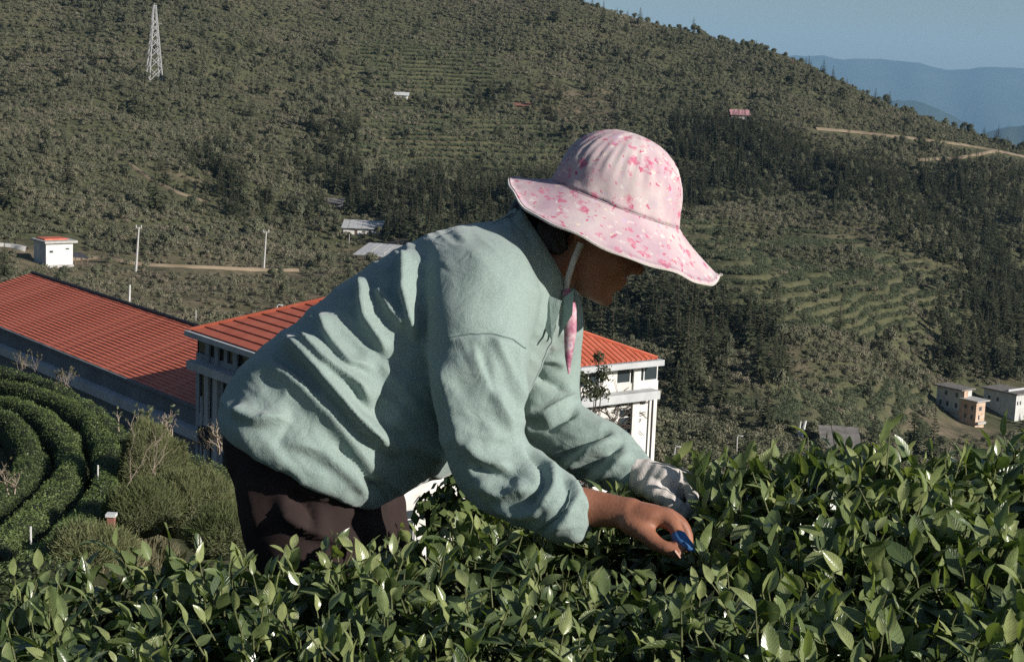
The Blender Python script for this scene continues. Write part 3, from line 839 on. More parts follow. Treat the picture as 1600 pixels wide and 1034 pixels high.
mb.obj('cover', M['pipe_dark'], car)
for q in ((0.1, 0.1), (4.1, 0.1), (0.1, 2.5), (4.1, 2.5), (2.1, 0.1)): MB().box(q[0] - .06, q[0] + .06, q[1] - .06, q[1] + .06, -0.6, 1.12 if q[0] > 3 else 1.35).obj('post', M['wood'], car)

def shed(name, label, pxa, pya, wpx, hpx, rz, roofm, wallm, depth=4.0, rise=0.8, cat='shed', open_=False):
    p = hit(pxa, pya); S = np.linalg.norm(p - CAM) / F
    wd, hgt = wpx * S, hpx * S
    e = empty(name, (p[0], p[1], p[2] - 0.4), rz); tag(e, label, cat)
    hgt += 0.4
    if not open_:
        mb = MB(); wall_open(mb, 'x', 0, wd, 0, 0.15, 0, hgt, [(wd * .3, wd * .38, 0.5, hgt * .8)])
        mb.box(0, 0.15, 0.15, depth, 0, hgt); mb.box(wd - .15, wd, 0.15, depth, 0, hgt); mb.box(0.15, wd - .15, depth - .15, depth, 0, hgt)
        mb.obj('wall', wallm, e)
        MB().box(wd * .3, wd * .38, 0.05, 0.1, 0.5, hgt * .8).obj('door', M['wood'], e)
    else:
        for k in range(4): MB().box(wd * k / 3 - .08, wd * k / 3 + .08, 0, 0.16, 0, hgt).obj('post', M['wood'], e)
        MB().box(0, wd, depth - .15, depth, 0, hgt).obj('wall', wallm, e)
    n = max(3, int(wd / 1.2))
    for k in range(n):
        a, c = -0.4 + (wd + 0.8) * k / n, -0.4 + (wd + 0.8) * (k + 1) / n - 0.03
        z = hgt + 0.003 + 0.05 * (k % 2)
        MB().add([(a, -0.6, z), (c, -0.6, z), (c, depth + .4, z + rise), (a, depth + .4, z + rise), (a, -0.6, z + .09), (c, -0.6, z + .09), (c, depth + .4, z + rise + .09), (a, depth + .4, z + rise + .09)],
                 [(0,3,2,1),(4,5,6,7),(0,1,5,4),(1,2,6,5),(2,3,7,6),(3,0,4,7)]).obj('roof_sheet', roofm, e)
    return e
shed('barn', 'long low barn with pale grey roof below the dark conifer wood', 536, 366, 58, 10, 0.0, M['grey_metal'], M['white_wall'], 5, 1.1, 'barn')
shed('barn', 'grey-roofed open barn just left of the woman\'s back', 556, 407, 52, 9, -0.35, M['grey_metal'], M['wood'], 6, 1.6, 'barn', True)
shed('shed', 'pink-roofed shed high on the slope right of the hat', 1143, 185, 27, 5, -0.05, M['pink_roof'], M['white_wall'], 6, 1.6)
shed('shed', 'tiny white shed far up the terraced slope left of the hat', 617, 153, 20, 4, 0.05, M['frame_white'], M['white_wall'], 4, 0.8)
shed('shed', 'low building with rust-red roof among the upper terraces', 800, 168, 28, 3, 0.02, M['brick_red'], M['dirt'], 4, 0.8)
shed('shed', 'weathered wooden shed with grey board roof above the right hedge', 1287, 716, 52, 16, -0.08, M['old_roof'], M['wood'], 4.5, 1.7)
shed('hut', 'small dark-roofed hut halfway up the left slope', 507, 322, 26, 4, 0.02, M['old_roof'], M['concrete'], 4, 0.8, 'hut')

# lattice tower ----------------------------------------------------------------
p = hit(241, 127); S = np.linalg.norm(p - CAM) / F
tw = empty('lattice_tower', (p[0], p[1], p[2] - 0.6), 0.5); tag(tw, 'tall grey steel lattice tower standing on the wooded slope', 'tower')
TH_ = 113 * S + 0.6; wb, wtp = 10.5 * S, 1.5 * S
hwid = lambda z: wb + (wtp - wb) * z / TH_
for sx, sy in ((-1,-1),(1,-1),(1,1),(-1,1)):
    MB().tube([(sx * wb, sy * wb, 0), (sx * wtp, sy * wtp, TH_)], 0.17, 4).obj('leg', M['steel'], tw)
lev = [0.6]
while lev[-1] < TH_ * 0.80: lev.append(lev[-1] + 1.75 * hwid(lev[-1]) + 0.25)
cs = [(-1,-1),(1,-1),(1,1),(-1,1)]
for z0, z1 in zip(lev[:-1], lev[1:]):
    for k in range(4):
        a, c = cs[k], cs[(k + 1) % 4]
        q = lambda s, z: (s[0] * hwid(z), s[1] * hwid(z), z)
        MB().tube([q(a, z0), q(c, z1)], 0.085, 4).obj('brace', M['steel'], tw)
        MB().tube([q(c, z0), q(a, z1)], 0.085, 4).obj('brace', M['steel'], tw)
for k in range(4):
    a, c = cs[k], cs[(k + 1) % 4]
    MB().tube([(a[0] * hwid(.6), a[1] * hwid(.6), .6), (c[0] * hwid(.6), c[1] * hwid(.6), .6)], 0.1, 4).obj('brace', M['steel'], tw)
MB().tube([(0, 0, TH_ - 1), (0, 0, TH_ + 0.5)], 0.07, 5).obj('lightning_rod', M['steel'], tw)
MB().tube([(0.2, 0, TH_ * .78), (2.2, 0, TH_ * .76)], 0.06, 4).obj('antenna_arm', M['steel'], tw)

# poles ------------------------------------------------------------------------
def pole(name, label, pxt, pxb, pyt, pyb, r, mat, arms=0, cat='pole', group=None, lamp=False):
    p = hit(pxb, pyb); d = float((p - CAM) @ FW); S = d / F
    t = P(pxt, pyt, d)
    e = empty(name, (p[0], p[1], p[2] - 0.3)); tag(e, label, cat, group)
    b = np.array([p[0], p[1], p[2] - 0.3]); v = t - b
    MB().tube([(0, 0, 0), v * .5, v], [r * 1.2, r, r * .75], 6).obj('shaft', mat, e)
    for k in range(arms):
        c = v * (0.985 - 0.09 * k)
        MB().box(c[0] - 4.5 * S, c[0] + 4.5 * S, c[1] - .08, c[1] + .08, c[2] - .09, c[2] + .09).obj('crossarm', mat, e)
        for s in (-4, 4): MB().tube([(c[0] + s * S, c[1], c[2] + .09), (c[0] + s * S, c[1], c[2] + .45)], 0.07, 5).obj('insulator', M['frame_white'], e)
    if lamp:
        MB().tube([v, v + np.array([2.2 * S, 0, 2 * S]), v + np.array([6 * S, 0, 1.5 * S])], r * .7, 5).obj('lamp_arm', mat, e)
        MB().tube([v + np.array([6 * S, 0, 1.5 * S]), v + np.array([9 * S, 0, .8 * S])], [r * .9, r * 1.3], 6).obj('lamp_head', M['frame_white'], e)
    return e
pole('utility_pole', 'concrete utility pole with crossarm right of the white hut', 217, 212, 355, 424, 0.19, M['concrete'], 1)
pole('utility_pole', 'concrete utility pole alone in scrub left of the grey barns', 416, 412, 362, 420, 0.17, M['concrete'], 1)
pole('utility_pole', 'short white pole rising just beyond the long red roof ridge', 203, 202, 445, 476, 0.12, M['frame_white'], 0)
pole('utility_pole', 'thin grey post beyond the gap between the two red roofs', 306, 306, 484, 506, 0.08, M['concrete'], 0)
pole('street_lamp', 'white lamp standing behind the hipped red roof', 433, 432, 478, 492, 0.09, M['frame_white'], 0, 'lamp', None, True)
pole('street_lamp', 'thin pale lamp post among bushes right of the white facade', 1055, 1050, 699, 735, 0.09, M['concrete'], 0, 'lamp', None, True)
pole('street_lamp', 'thin pale lamp post above hedge right of the gloved hand', 1152, 1151, 682, 705, 0.08, M['concrete'], 0, 'lamp', None, True)
pole('pole', 'thick white pole leaning beside its thinner twin above the hedge', 1259, 1251, 657, 684, 0.20, M['frame_white'], 0)
pole('pole', 'thinner white pole leaning beside a thick one above the hedge', 1251, 1247, 658, 684, 0.12, M['frame_white'], 0)
pole('pole', 'slim post standing near the lower grey-roofed barn', 546, 545, 366, 384, 0.08, M['concrete'], 0)
pole('pole', 'slim pole tall beside the open barn roof end', 601, 600, 388, 408, 0.08, M['concrete'], 0)
pole('pole', 'lone white pole at skyline where far mountains begin', 1239, 1239, 91, 102, 0.16, M['wood'], 0)

_t = [o for o in COL.objects if o.name.startswith('utility_pole')][:2]
_tops = []
for o in _t:
    ch = [c for c in COL.objects if c.parent is o and c.name.startswith('crossarm')][0]
    vv = [v.co for v in ch.data.vertices]; _tops.append(np.array(o.location) + np.array([sum(v[k] for v in vv) / len(vv) for k in range(3)]))
for s_, lb in ((-.35, 'lower'), (.35, 'upper')):
    a_, b_ = _tops[0] + [s_, 0, .4 + s_ * .6], _tops[1] + [s_, 0, .4 + s_ * .6]
    pts = [a_ + (b_ - a_) * t - np.array([0, 0, 1.2 * 4 * t * (1 - t)]) for t in np.linspace(0, 1, 16)]
    tag(MB().tube([p_ - a_ for p_ in pts], .022, 4).obj('overhead_wire', M['pipe_dark']), lb + ' thin wire slung between the two concrete utility poles', 'wire').location = a_
# dirt roads draped over the slope ----------------------------------------------
ROADS = []
def road(name, pts, wd, mat):
    ROADS.append(pts)
    C = []
    for (a, b_), (c, d_) in zip(pts[:-1], pts[1:]):
        for t in np.linspace(0, 1, 14)[:-1]: C.append(hit(a + (c - a) * t, b_ + (d_ - b_) * t))
    C = np.array(C)
    for _ in range(3): C[1:-1] = (C[:-2] + C[1:-1] * 2 + C[2:]) / 4
    T = np.gradient(C[:, :2], axis=0); T /= np.linalg.norm(T, axis=1)[:, None] + 1e-9
    Nn = np.stack([-T[:, 1], T[:, 0]], 1)
    V, Fc = [], []
    for i in range(len(C)):
        for s in (-1, -0.4, 0.4, 1):
            q = C[i, :2] + Nn[i] * wd * s
            V.append((q[0], q[1], C[i, 2] + (0.5 if abs(s) < .9 else -0.4)))
    for i in range(len(C) - 1):
        for j in range(3): Fc.append((4*i+j, 4*i+j+1, 4*i+4+j+1, 4*i+4+j))
    return tag(mesh(name, V, Fc, mat, smooth=True), kind='structure')
road('dirt_road', [(1272,201),(1340,207),(1420,216),(1500,226),(1560,237),(1610,248)], 1.7, M['dirt'])
road('dirt_road', [(1430,250),(1490,248),(1530,241),(1552,236)], 1.2, M['dirt'])
road('dirt_road', [(-20,382),(20,386),(44,391)], 1.1, M['concrete'])
road('dirt_road', [(105,408),(150,404),(230,416),(330,420),(420,424),(470,424)], 0.45, M['dirt'])
road('dirt_road', [(590,385),(640,378),(690,374)], 1.4, M['dirt'])
road('dirt_path', [(203,258),(225,275),(270,300),(330,320)], 0.7, M['dirt'])
# ------------------------------------------------------------------ hillside vegetation
def quads_to_mesh(name, C, A, B, mat, sizes=None, fold=0.0):
    """leaf clumps: centres C with half-axes A and B"""
    n = len(C)
    V = np.empty((n, 4, 3)); V[:, 0] = C - A; V[:, 1] = C - B * .8; V[:, 2] = C + A; V[:, 3] = C + B * .8
    return mesh(name, V.reshape(-1, 3), np.arange(n * 4).reshape(n, 4), mat, link=False)

def unit(v): return v / (np.linalg.norm(v, axis=-1, keepdims=True) + 1e-9)

def crown_quads(rg, lobes, n, size, shell=0.35):
    C, Nn = [], []
    for (c, r) in lobes:
        k = max(8, int(n * (r[0] * r[1]) / sum(l[1][0] * l[1][1] for l in lobes)))
        d = unit(rg.normal(size=(k, 3))); d[:, 2] = np.where(d[:, 2] < -0.35, -d[:, 2], d[:, 2])
        q = d * (1 - shell * rg.random((k, 1)) ** 1.5) * (1 + .22 * np.sin(d[:, :1] * 5 + r[0] * 9) * np.cos(d[:, 1:2] * 4) + .10 * rg.normal(size=(k, 1)))
        C.append(np.array(c) + q * np.array(r)); Nn.append(unit(d + rg.normal(size=(k, 3)) * 0.34))
    C, Nn = np.concatenate(C), np.concatenate(Nn)
    A = unit(np.cross(Nn, rg.normal(size=Nn.shape))); B = np.cross(Nn, A)
    s = size * (0.6 + 0.8 * rg.random((len(C), 1)))
    return C, A * s, B * s

def trunk_arrays(h, r):
    mb = MB(); mb.tube([(0, 0, -0.5), (0.03 * h, 0, h * .5), (0, 0.02 * h, h)], [r, r * .7, r * .3], 5)
    return mb

def merge(name, parts, mats):
    """several (V, F quads list, material index) pieces into one mesh"""
    V, Fc, mi = [], [], []
    for (v, f, i) in parts:
        b = len(V); V += [tuple(q) for q in v]; Fc += [tuple(a + b for a in g) for g in f]; mi += [i] * len(f)
    me = bpy.data.meshes.new(name); me.from_pydata([tuple(map(float, q)) for q in V], [], Fc)
    for mt in mats: me.materials.append(mt)
    me.polygons.foreach_set('material_index', np.array(mi, dtype=np.int32)); me.update()
    return me

def mesh_arrays(me):
    V = np.empty(len(me.vertices) * 3, np.float32); me.vertices.foreach_get('co', V)
    return V.reshape(-1, 3), [tuple(p.vertices) for p in me.polygons]

def broadleaf_protos(n):
    out = []
    for s in range(n):
        rg = np.random.default_rng(100 + s)
        lob = []
        hgt = 4.0
        for k in range(6):
            a = rg.random() * 6.28; rr = 0.9 * rg.random() ** .5
            lob.append(((math.cos(a) * rr, math.sin(a) * rr, 1.7 + 1.5 * rg.random()), tuple(np.array([0.95, 0.95, 1.05]) * (0.75 + 0.45 * rg.random()))))
        lob.append(((0, 0, 2.9), (1.0, 1.0, 1.0)))
        C, A, B = crown_quads(rg, lob, 950, 0.155)
        cm = quads_to_mesh('crown', C, A, B, M['broadleaf'])
        tb = trunk_arrays(2.6, 0.14)
        for k in range(3):
            a = rg.random() * 6.28
            tb.tube([(0.05, 0, 1.2), (math.cos(a) * .6, math.sin(a) * .6, 2.6)], [0.07, 0.03], 4)
        tm = mesh('trunk', tb.V, tb.F, M['bark'], link=False)
        vc, fc = mesh_arrays(cm)
        out.append((cm, tm, merge('broadleaf_tree', [(vc, fc, 0), (tb.V, tb.F, 1)], [M['broadleaf'], M['bark']])))
    return out

def conifer_protos(n):
    out = []
    for s in range(n):
        rg = np.random.default_rng(200 + s)
        hgt, R = 6.0, 1.25 + 0.3 * rg.random()
        C, A, B = [], [], []
        z = 0.7
        while z < hgt:
            t = z / hgt
            rad = R * (1 - t) ** 0.8 * (0.8 + 0.4 * rg.random()) + 0.05
            nb = max(4, int(9 * (1 - t) + 4))
            a0 = rg.random() * 6.28
            for k in range(nb):
                a = a0 + 6.28 * k / nb + rg.normal() * .2
                rl = rad * (0.7 + 0.5 * rg.random())
                dv = np.array([math.cos(a), math.sin(a), -0.35 + 0.5 * t])
                for q in (0.45, 0.85):
                    c = np.array([0, 0, z]) + dv * rl * q
                    side = np.array([-math.sin(a), math.cos(a), rg.normal() * .3])
                    C.append(c); A.append(dv * rl * 0.30 + [0, 0, rg.normal() * .05]); B.append(side * (0.16 + 0.14 * rl) * (1.1 - .4 * q))
            z += 0.27 + 0.08 * rg.random()
        C.append((0, 0, hgt)); A.append((0, 0, .35)); B.append((.08, 0, 0))
        cm = quads_to_mesh('crown', np.array(C), np.array(A), np.array(B), M['conifer'])
        tb = MB(); tb.tube([(0, 0, -0.5), (0, 0, hgt * .95)], [0.13, 0.03], 5)
        tm = mesh('trunk', tb.V, tb.F, M['bark'], link=False)
        vc, fc = mesh_arrays(cm)
        out.append((cm, tm, merge('conifer_tree', [(vc, fc, 0), (tb.V, tb.F, 1)], [M['conifer'], M['bark']])))
    return out

def shrub_protos(n, mat, size, seed, nq=120):
    out = []
    for s in range(n):
        rg = np.random.default_rng(seed + s)
        lob = [((rg.normal() * .35, rg.normal() * .35, 0.35 + .2 * rg.random()), (0.5 + .2 * rg.random(), 0.5 + .2 * rg.random(), 0.5 + .2 * rg.random())) for _ in range(3)]
        C, A, B = crown_quads(rg, lob, nq, size, 0.5)
        out.append(quads_to_mesh('shrub', C, A, B, mat))
    return out

BL, CF = broadleaf_protos(5), conifer_protos(5)
SH = shrub_protos(4, M['shrub'], 0.10, 300, 260)
TB = shrub_protos(3, M['tea_far'], 0.10, 340, 200)

def sample(n, r0, r1, seed, spread=0.43):
    rg = np.random.default_rng(seed)
    th = rg.uniform(-spread, spread, n); r = np.sqrt(rg.uniform(r0 * r0, r1 * r1, n))
    x, y = r * np.sin(th), r * np.cos(th)
    z = gz(x, y)
    px, py, d = proj(np.stack([x, y, z], -1))
    return x, y, z, px, py, d

CONI = [[(470,345),(500,300),(560,285),(700,265),(870,280),(860,400),(640,400),(560,345)], [(900,440),(1000,455),(1090,445),(1150,470),(1240,490),(1230,540),(1060,560),(1040,540),(900,520)],
        [(1050,185),(1150,195),(1270,210),(1300,300),(1060,330)], [(1380,330),(1600,330),(1620,620),(1480,600),(1440,470),(1400,420)], [(480,200),(570,190),(560,300),(470,280)],
        [(1290,250),(1420,260),(1440,330),(1300,320)], [(1040,575),(1120,560),(1140,640),(1050,650)], [(1430,250),(1600,270),(1600,330),(1440,320)], [(1180,560),(1230,560),(1225,640),(1180,640)],
        [(700,130),(870,140),(870,200),(760,190)], [(300,240),(420,300),(470,340),(380,350),(280,300)]]
MEAD = [[(380,215),(440,225),(500,265),(440,280),(370,245)], [(500,75),(700,70),(860,110),(850,150),(560,150)], [(1440,235),(1600,262),(1600,325),(1500,320)], [(0,395),(120,400),(480,440),(480,505),(0,440)],
        [(960,120),(1180,170),(1150,230),(1000,200)], [(1150,590),(1420,600),(1480,690),(1150,700)], [(1440,380),(1520,370),(1600,420),(1600,450),(1500,420)]]
OCC = [[(345,655),(470,500),(540,440),(620,390),(700,360),(790,345),(800,280),(870,265),(900,220),(960,205),(1040,240),(1062,345),(1125,430),(1060,440),(1000,440),(900,480),(900,600),(1000,700),(1095,740),(1095,1034),(0,1034),(0,560),(180,650),(290,700),(290,520),(600,440)],
       [(0,450),(50,432),(310,508),(450,487),(730,443),(900,505),(1050,563),(1050,800),(0,800)], [(1095,720),(1600,690),(1600,1034),(1095,1034)]]
def any_poly(px, py, polys):
    m_ = np.zeros(np.shape(px), bool)
    for pl in polys: m_ |= in_poly(px, py, pl)
    return m_
def clear_of_things(px, py, x, y, low=False):
    """no plant on roads, in front of doors or inside buildings"""
    ok = np.ones(len(px), bool)
    for bx in [(22,360,140,440),(528,340,600,372),(548,378,615,415),(1450,598,1640,705),(1282,683,1345,722),(1138,172,1175,190),(612,142,645,156),(796,160,832,170),(228,100,256,130),(207,395,222,428),(406,395,420,424),(500,312,540,326),(1244,655,1262,688)]:
        if low: bx = (bx[0] + 4, bx[1] + 6, min(bx[2], 1600) - 4, bx[3] - 22 if bx[3] - bx[1] > 60 else bx[3] - 4)
        ok &= ~((px > bx[0]) & (px < bx[2]) & (py > bx[1]) & (py < bx[3]))
    for pts in ROADS:
        for (a0, b0_), (a1, b1_) in zip(pts[:-1], pts[1:]):
            t = np.clip(((px - a0) * (a1 - a0) + (py - b0_) * (b1_ - b0_)) / ((a1 - a0) ** 2 + (b1_ - b0_) ** 2), 0, 1)
            ok &= (np.abs(px - a0 - t * (a1 - a0)) > 7) | (py - b0_ - t * (b1_ - b0_) < -2.5) | (py - b0_ - t * (b1_ - b0_) > 9)
    q = np.stack([x - C0[0], y - C0[1]], -1)
    a, c = q @ vdir, q @ udir
    ok &= ~((a > -2) & (a < LV + 2) & (c > -2) & (c < LU + 36))
    return ok

# trees ------------------------------------------------------------------------
x, y, z, px, py, d = sample(122000, 95, 690, 1)
rg = np.random.default_rng(5)
u = rg.random(len(x))
con, mead, ter, bar = any_poly(px, py, CONI), any_poly(px, py, MEAD), tmask(px, py, x, y), any_poly(px, py, BARE)
clump = 0.45 + 0.5 * vnoise(x / 31, y / 31, 6) + 0.45 * vnoise(x / 9, y / 9, 7)
pcon = np.where(con, 0.07 + 0.22 * np.clip(clump, 0, 1.2), 0.010) * ~ter
pbl = np.where(con, 0.10, np.where(ter, np.where(py < 300, 0.05, 0.012), np.where(bar, 0.03, np.where(mead, 0.05, 0.015 + 0.36 * np.clip(clump, 0, 1.2) ** 2.2))))
pbl = np.where((px > 960) & (py > 330) & ~con, pbl * 0.5, pbl)
pbl = np.where((px < 520) & ~mead & ~bar & ~con, 0.015 + 0.42 * np.clip(clump, 0, 1.2) ** 2.2, pbl)
kind = np.where(u < pcon, 1, np.where(u < pcon + pbl, 0, -1))
open0 = vnoise(x / 55 + 9, y / 38, 4) + .5 * vnoise(x / 20, y / 20, 5)
ok = ((open0 < .12) | con | (rg.random(len(x)) < .35)) & (kind >= 0) & clear_of_things(px, py, x, y) & (py < 900)
# keep the view to the valley open just beyond the yard
ok &= ~((d < 150) & (px > -50) & (px < 1060)) & ~((d < 225) & (px < 640)) & ~((px > 15) & (px < 640) & (py > 385) & (py < 520) & ((kind == 1) | (rg.random(len(x)) < .5)))
idx_ = np.where(ok)[0]
# thin out trees that stand too close together
cell = {}
keep = []
for i in idx_:
    s = 1.5 if kind[i] == 1 else 0.95
    key = (int(x[i] / s), int(y[i] / s))
    if key in cell: continue
    cell[key] = 1; keep.append(i)
keep = np.array(keep)
hs = np.where(kind == 1, 0.42 + 0.75 * rg.random(len(x)) ** 1.4, 0.20 + 0.62 * rg.random(len(x)) ** 2.0)
hs = np.where((kind == 1) & (d < 330), hs * 1.15, hs)
hs = np.where((kind == 0) & (d < 300), hs * (0.65 + 0.35 * np.clip((d - 120) / 180, 0, 1)), hs)
hs = hs * np.where(rg.random(len(x)) < 0.12, 1.3, 1.0)
rot = rg.uniform(0, 6.28, len(x)); wid = rg.uniform(0.85, 1.2, len(x)); pick = rg.integers(0, 5, len(x))
hpx = hs * np.where(kind == 1, 6.0, 3.9) * F / d
visible = (px > 5) & (px < 1595) & (py < 760) & (py > 10) & ~any_poly(px, py - hpx * 0.6, OCC)
def region(i):
    X, Y = px[i], py[i]
    if kind[i] == 1:
        if X < 900: return ('dark conifer in the dense wood behind the woman\'s neck and hat', 'conifers behind the woman') if X > 460 else ('lone dark conifer among broadleaf scrub on the left slope', 'conifers on the left slope')
        if Y < 345: return ('dark conifer on the upper slope right of the hat crown', 'conifers on the upper right slope')
        if X > 1370: return ('dark conifer in the steep wood above the farmhouses at right', 'conifers above the farmhouses')
        return ('dark conifer in the wood between hat brim and white facade', 'conifers below the hat brim')
    if X < 520: return ('rounded olive broadleaf tree on the slope below the lattice tower', 'broadleaf trees on the left slope') if Y < 350 else ('small olive broadleaf tree in scrub near the white hut', 'broadleaf trees near the hut')
    if X < 900: return ('rounded broadleaf tree on the slope left of the hat', 'broadleaf trees left of the hat')
    if Y < 240: return ('low broadleaf tree near the ridge line right of the hat', 'broadleaf trees under the ridge')
    return ('rounded broadleaf tree around the terraces at right', 'broadleaf trees around the terraces')
singles = set()
for kd, nm in ((1, 'conifer_tree'), (0, 'broadleaf_tree')):
    cand = [i for i in keep if kind[i] == kd and visible[i]]
    cand.sort(key=lambda i: -hpx[i])
    for n_, i in enumerate(cand[:300]):
        pr_ = (CF if kd else BL)[pick[i]]
        lab, grp = region(i)
        mw_ = Matrix.Translation((x[i], y[i], z[i])) @ Matrix.Rotation(rot[i], 4, 'Z') @ Matrix.Diagonal((hs[i] * wid[i], hs[i] * wid[i], hs[i], 1))
        if n_ < 150:
            e = inst(nm, pr_[1], None, mw_); e.name = nm
            # the trunk carries the crown
            r_ = bpy.data.objects.new(nm, None); COL.objects.link(r_); r_.matrix_basis = mw_; r_.empty_display_size = 0.3
            e.name = 'trunk'; e.parent = r_; e.matrix_basis = Matrix.Identity(4)
            r_.name = nm
            inst('crown', pr_[0], r_)
            tag(r_, lab, 'tree', grp)
        else:
            tag(inst(nm, pr_[2], None, mw_), lab, 'tree', grp)
        singles.add(i)

def scatter(name, X, kindv, scl, rotv, protos, label, cat):
    """one mass of plants: points carrying copies of the plant meshes"""
    me = bpy.data.meshes.new(name)
    me.vertices.add(len(X)); me.vertices.foreach_set('co', np.asarray(X, np.float32).ravel())
    a = me.attributes.new('pick', 'INT', 'POINT'); a.data.foreach_set('value', np.asarray(kindv, np.int32))
    a = me.attributes.new('turn', 'FLOAT', 'POINT'); a.data.foreach_set('value', np.asarray(rotv, np.float32))
    a = me.attributes.new('grow', 'FLOAT_VECTOR', 'POINT'); a.data.foreach_set('vector', np.asarray(scl, np.float32).ravel())
    o = bpy.data.objects.new(name, me); COL.objects.link(o)
    g = bpy.data.node_groups.new(name, 'GeometryNodeTree')
    g.interface.new_socket('Geometry', in_out='INPUT', socket_type='NodeSocketGeometry')
    g.interface.new_socket('Geometry', in_out='OUTPUT', socket_type='NodeSocketGeometry')
    gi, go = g.nodes.new('NodeGroupInput'), g.nodes.new('NodeGroupOutput')
    jn = g.nodes.new('GeometryNodeJoinGeometry')
    def attr(nm, ty):
        n = g.nodes.new('GeometryNodeInputNamedAttribute'); n.data_type = ty; n.inputs['Name'].default_value = nm
        return n.outputs['Attribute']
    pk, tu, gr = attr('pick', 'INT'), attr('turn', 'FLOAT'), attr('grow', 'FLOAT_VECTOR')
    cx = g.nodes.new('ShaderNodeCombineXYZ'); g.links.new(tu, cx.inputs[2])
    for k, src in enumerate(protos):
        oi = g.nodes.new('GeometryNodeObjectInfo'); oi.transform_space = 'ORIGINAL'; oi.inputs['Object'].default_value = src; oi.inputs['As Instance'].default_value = True
        cmp_ = g.nodes.new('FunctionNodeCompare'); cmp_.data_type = 'INT'; cmp_.operation = 'EQUAL'
        ia = [s for s in cmp_.inputs if s.type == 'INT']
        g.links.new(pk, ia[0]); ia[1].default_value = k
        ip = g.nodes.new('GeometryNodeInstanceOnPoints')
        g.links.new(gi.outputs[0], ip.inputs['Points']); g.links.new(cmp_.outputs[0], ip.inputs['Selection'])
        g.links.new(oi.outputs['Geometry'], ip.inputs['Instance'])
        g.links.new(cx.outputs[0], ip.inputs['Rotation']); g.links.new(gr, ip.inputs['Scale'])
        g.links.new(ip.outputs[0], jn.inputs[0])
    g.links.new(jn.outputs[0], go.inputs[0])
    md = o.modifiers.new('scatter', 'NODES'); md.node_group = g
    return tag(o, label, cat, kind='stuff')

def first_with(me): return next((o for o in COL.objects if o.data is me), None)
def proto_obj(nm, me, lab, grp, near):
    """a plant of the kind standing on the slope, which the mass repeats"""
    o = first_with(me)
    if o is not None: return o
    p = near
    o = inst(nm, me, None, Matrix.Translation(p)); tag(o, lab, 'shrub' if 'shrub' in nm or 'bush' in nm else 'tree', grp)
    return o
rest = np.array([i for i in keep if i not in singles])
pc_ = [proto_obj('conifer_tree', CF[k][2], 'dark conifer in the steep wood above the farmhouses at right', 'conifers above the farmhouses', hit(1470 + 12 * k, 505 + 6 * k)) for k in range(5)]
pb_ = [proto_obj('broadleaf_tree', BL[k][2], 'rounded olive broadleaf tree on the slope below the lattice tower', 'broadleaf trees on the left slope', hit(300 + 22 * k, 190 + 9 * k)) for k in range(5)]
kv = np.where(kind[rest] == 1, pick[rest], pick[rest] + 5)
sc_ = np.stack([hs[rest] * wid[rest], hs[rest] * wid[rest], hs[rest]], -1)
scatter('woodland', np.stack([x[rest], y[rest], z[rest]], -1), kv, sc_, rot[rest], pc_ + pb_, 'mass of smaller trees covering the far hillside', 'woodland')

# undergrowth ------------------------------------------------------------------
x2, y2, z2, px2, py2, d2 = sample(540000, 70, 690, 2)
u2 = rg.random(len(x2))
con2, mead2, ter2, bar2 = any_poly(px2, py2, CONI), any_poly(px2, py2, MEAD), tmask(px2, py2, x2, y2), any_poly(px2, py2, BARE)
cl2 = 0.45 + 0.5 * vnoise(x2 / 13, y2 / 13, 3) + .4 * vnoise(x2 / 4, y2 / 4, 2)
prob = np.where(con2, 0.18, np.where(bar2, 0.18 + 0.35 * np.clip(cl2, 0, 1.2), np.where(mead2, 0.35 * (0.3 + cl2), 0.22 + 0.42 * np.clip(cl2, 0, 1.2))))
fr2 = z2 / 1.25 - np.floor(z2 / 1.25)
onstep = ter2 & (fr2 > 0.0) & (fr2 < 0.20)
tea2 = onstep & (u2 < 0.95)
sh2 = ~ter2 & (u2 < prob)
loose = ter2 & ~onstep & (u2 < np.where(py2 < 300, 0.22, 0.07))
ok2 = (tea2 | sh2 | loose) & clear_of_things(px2, py2, x2, y2, True) & (py2 < 860)
i2 = np.where(ok2)[0]
k2 = np.where(tea2[i2], rg.integers(4, 7, len(i2)), rg.integers(0, 4, len(i2)))
g2 = np.where(tea2[i2], rg.uniform(0.42, 0.72, len(i2)), 0.22 + 0.85 * rg.random(len(i2)) ** 2.0)
g2 = np.where(bar2[i2], g2 * 0.75, g2)
S2 = np.stack([g2 * rg.uniform(.9, 1.3, len(i2)), g2 * rg.uniform(.9, 1.3, len(i2)), g2 * rg.uniform(.75, 1.2, len(i2))], -1)
ps = [proto_obj('hill_shrub', SH[k], 'small olive shrub in the scrub around the white hut', 'shrubs near the hut', hit(140 + 30 * k, 405 + 5 * k)) for k in range(4)]
pt = [proto_obj('tea_bush', TB[k], 'low tea bush on the terraces right of the hat brim', 'tea bushes on the far terraces', hit(1330 + 28 * k, 430)) for k in range(3)]
scatter('undergrowth', np.stack([x2[i2], y2[i2], z2[i2]], -1), k2, S2, rg.uniform(0, 6.28, len(i2)), ps + pt, 'mass of scrub and terraced tea bushes on the hillside', 'undergrowth')
# ------------------------------------------------------------------ tea rows on the near slope
def dmap(py): return float(np.interp(py, [540, 560, 600, 650, 700, 750, 800, 860, 900], [42, 40, 36, 31.5, 28, 24.5, 21, 17, 14.5]))

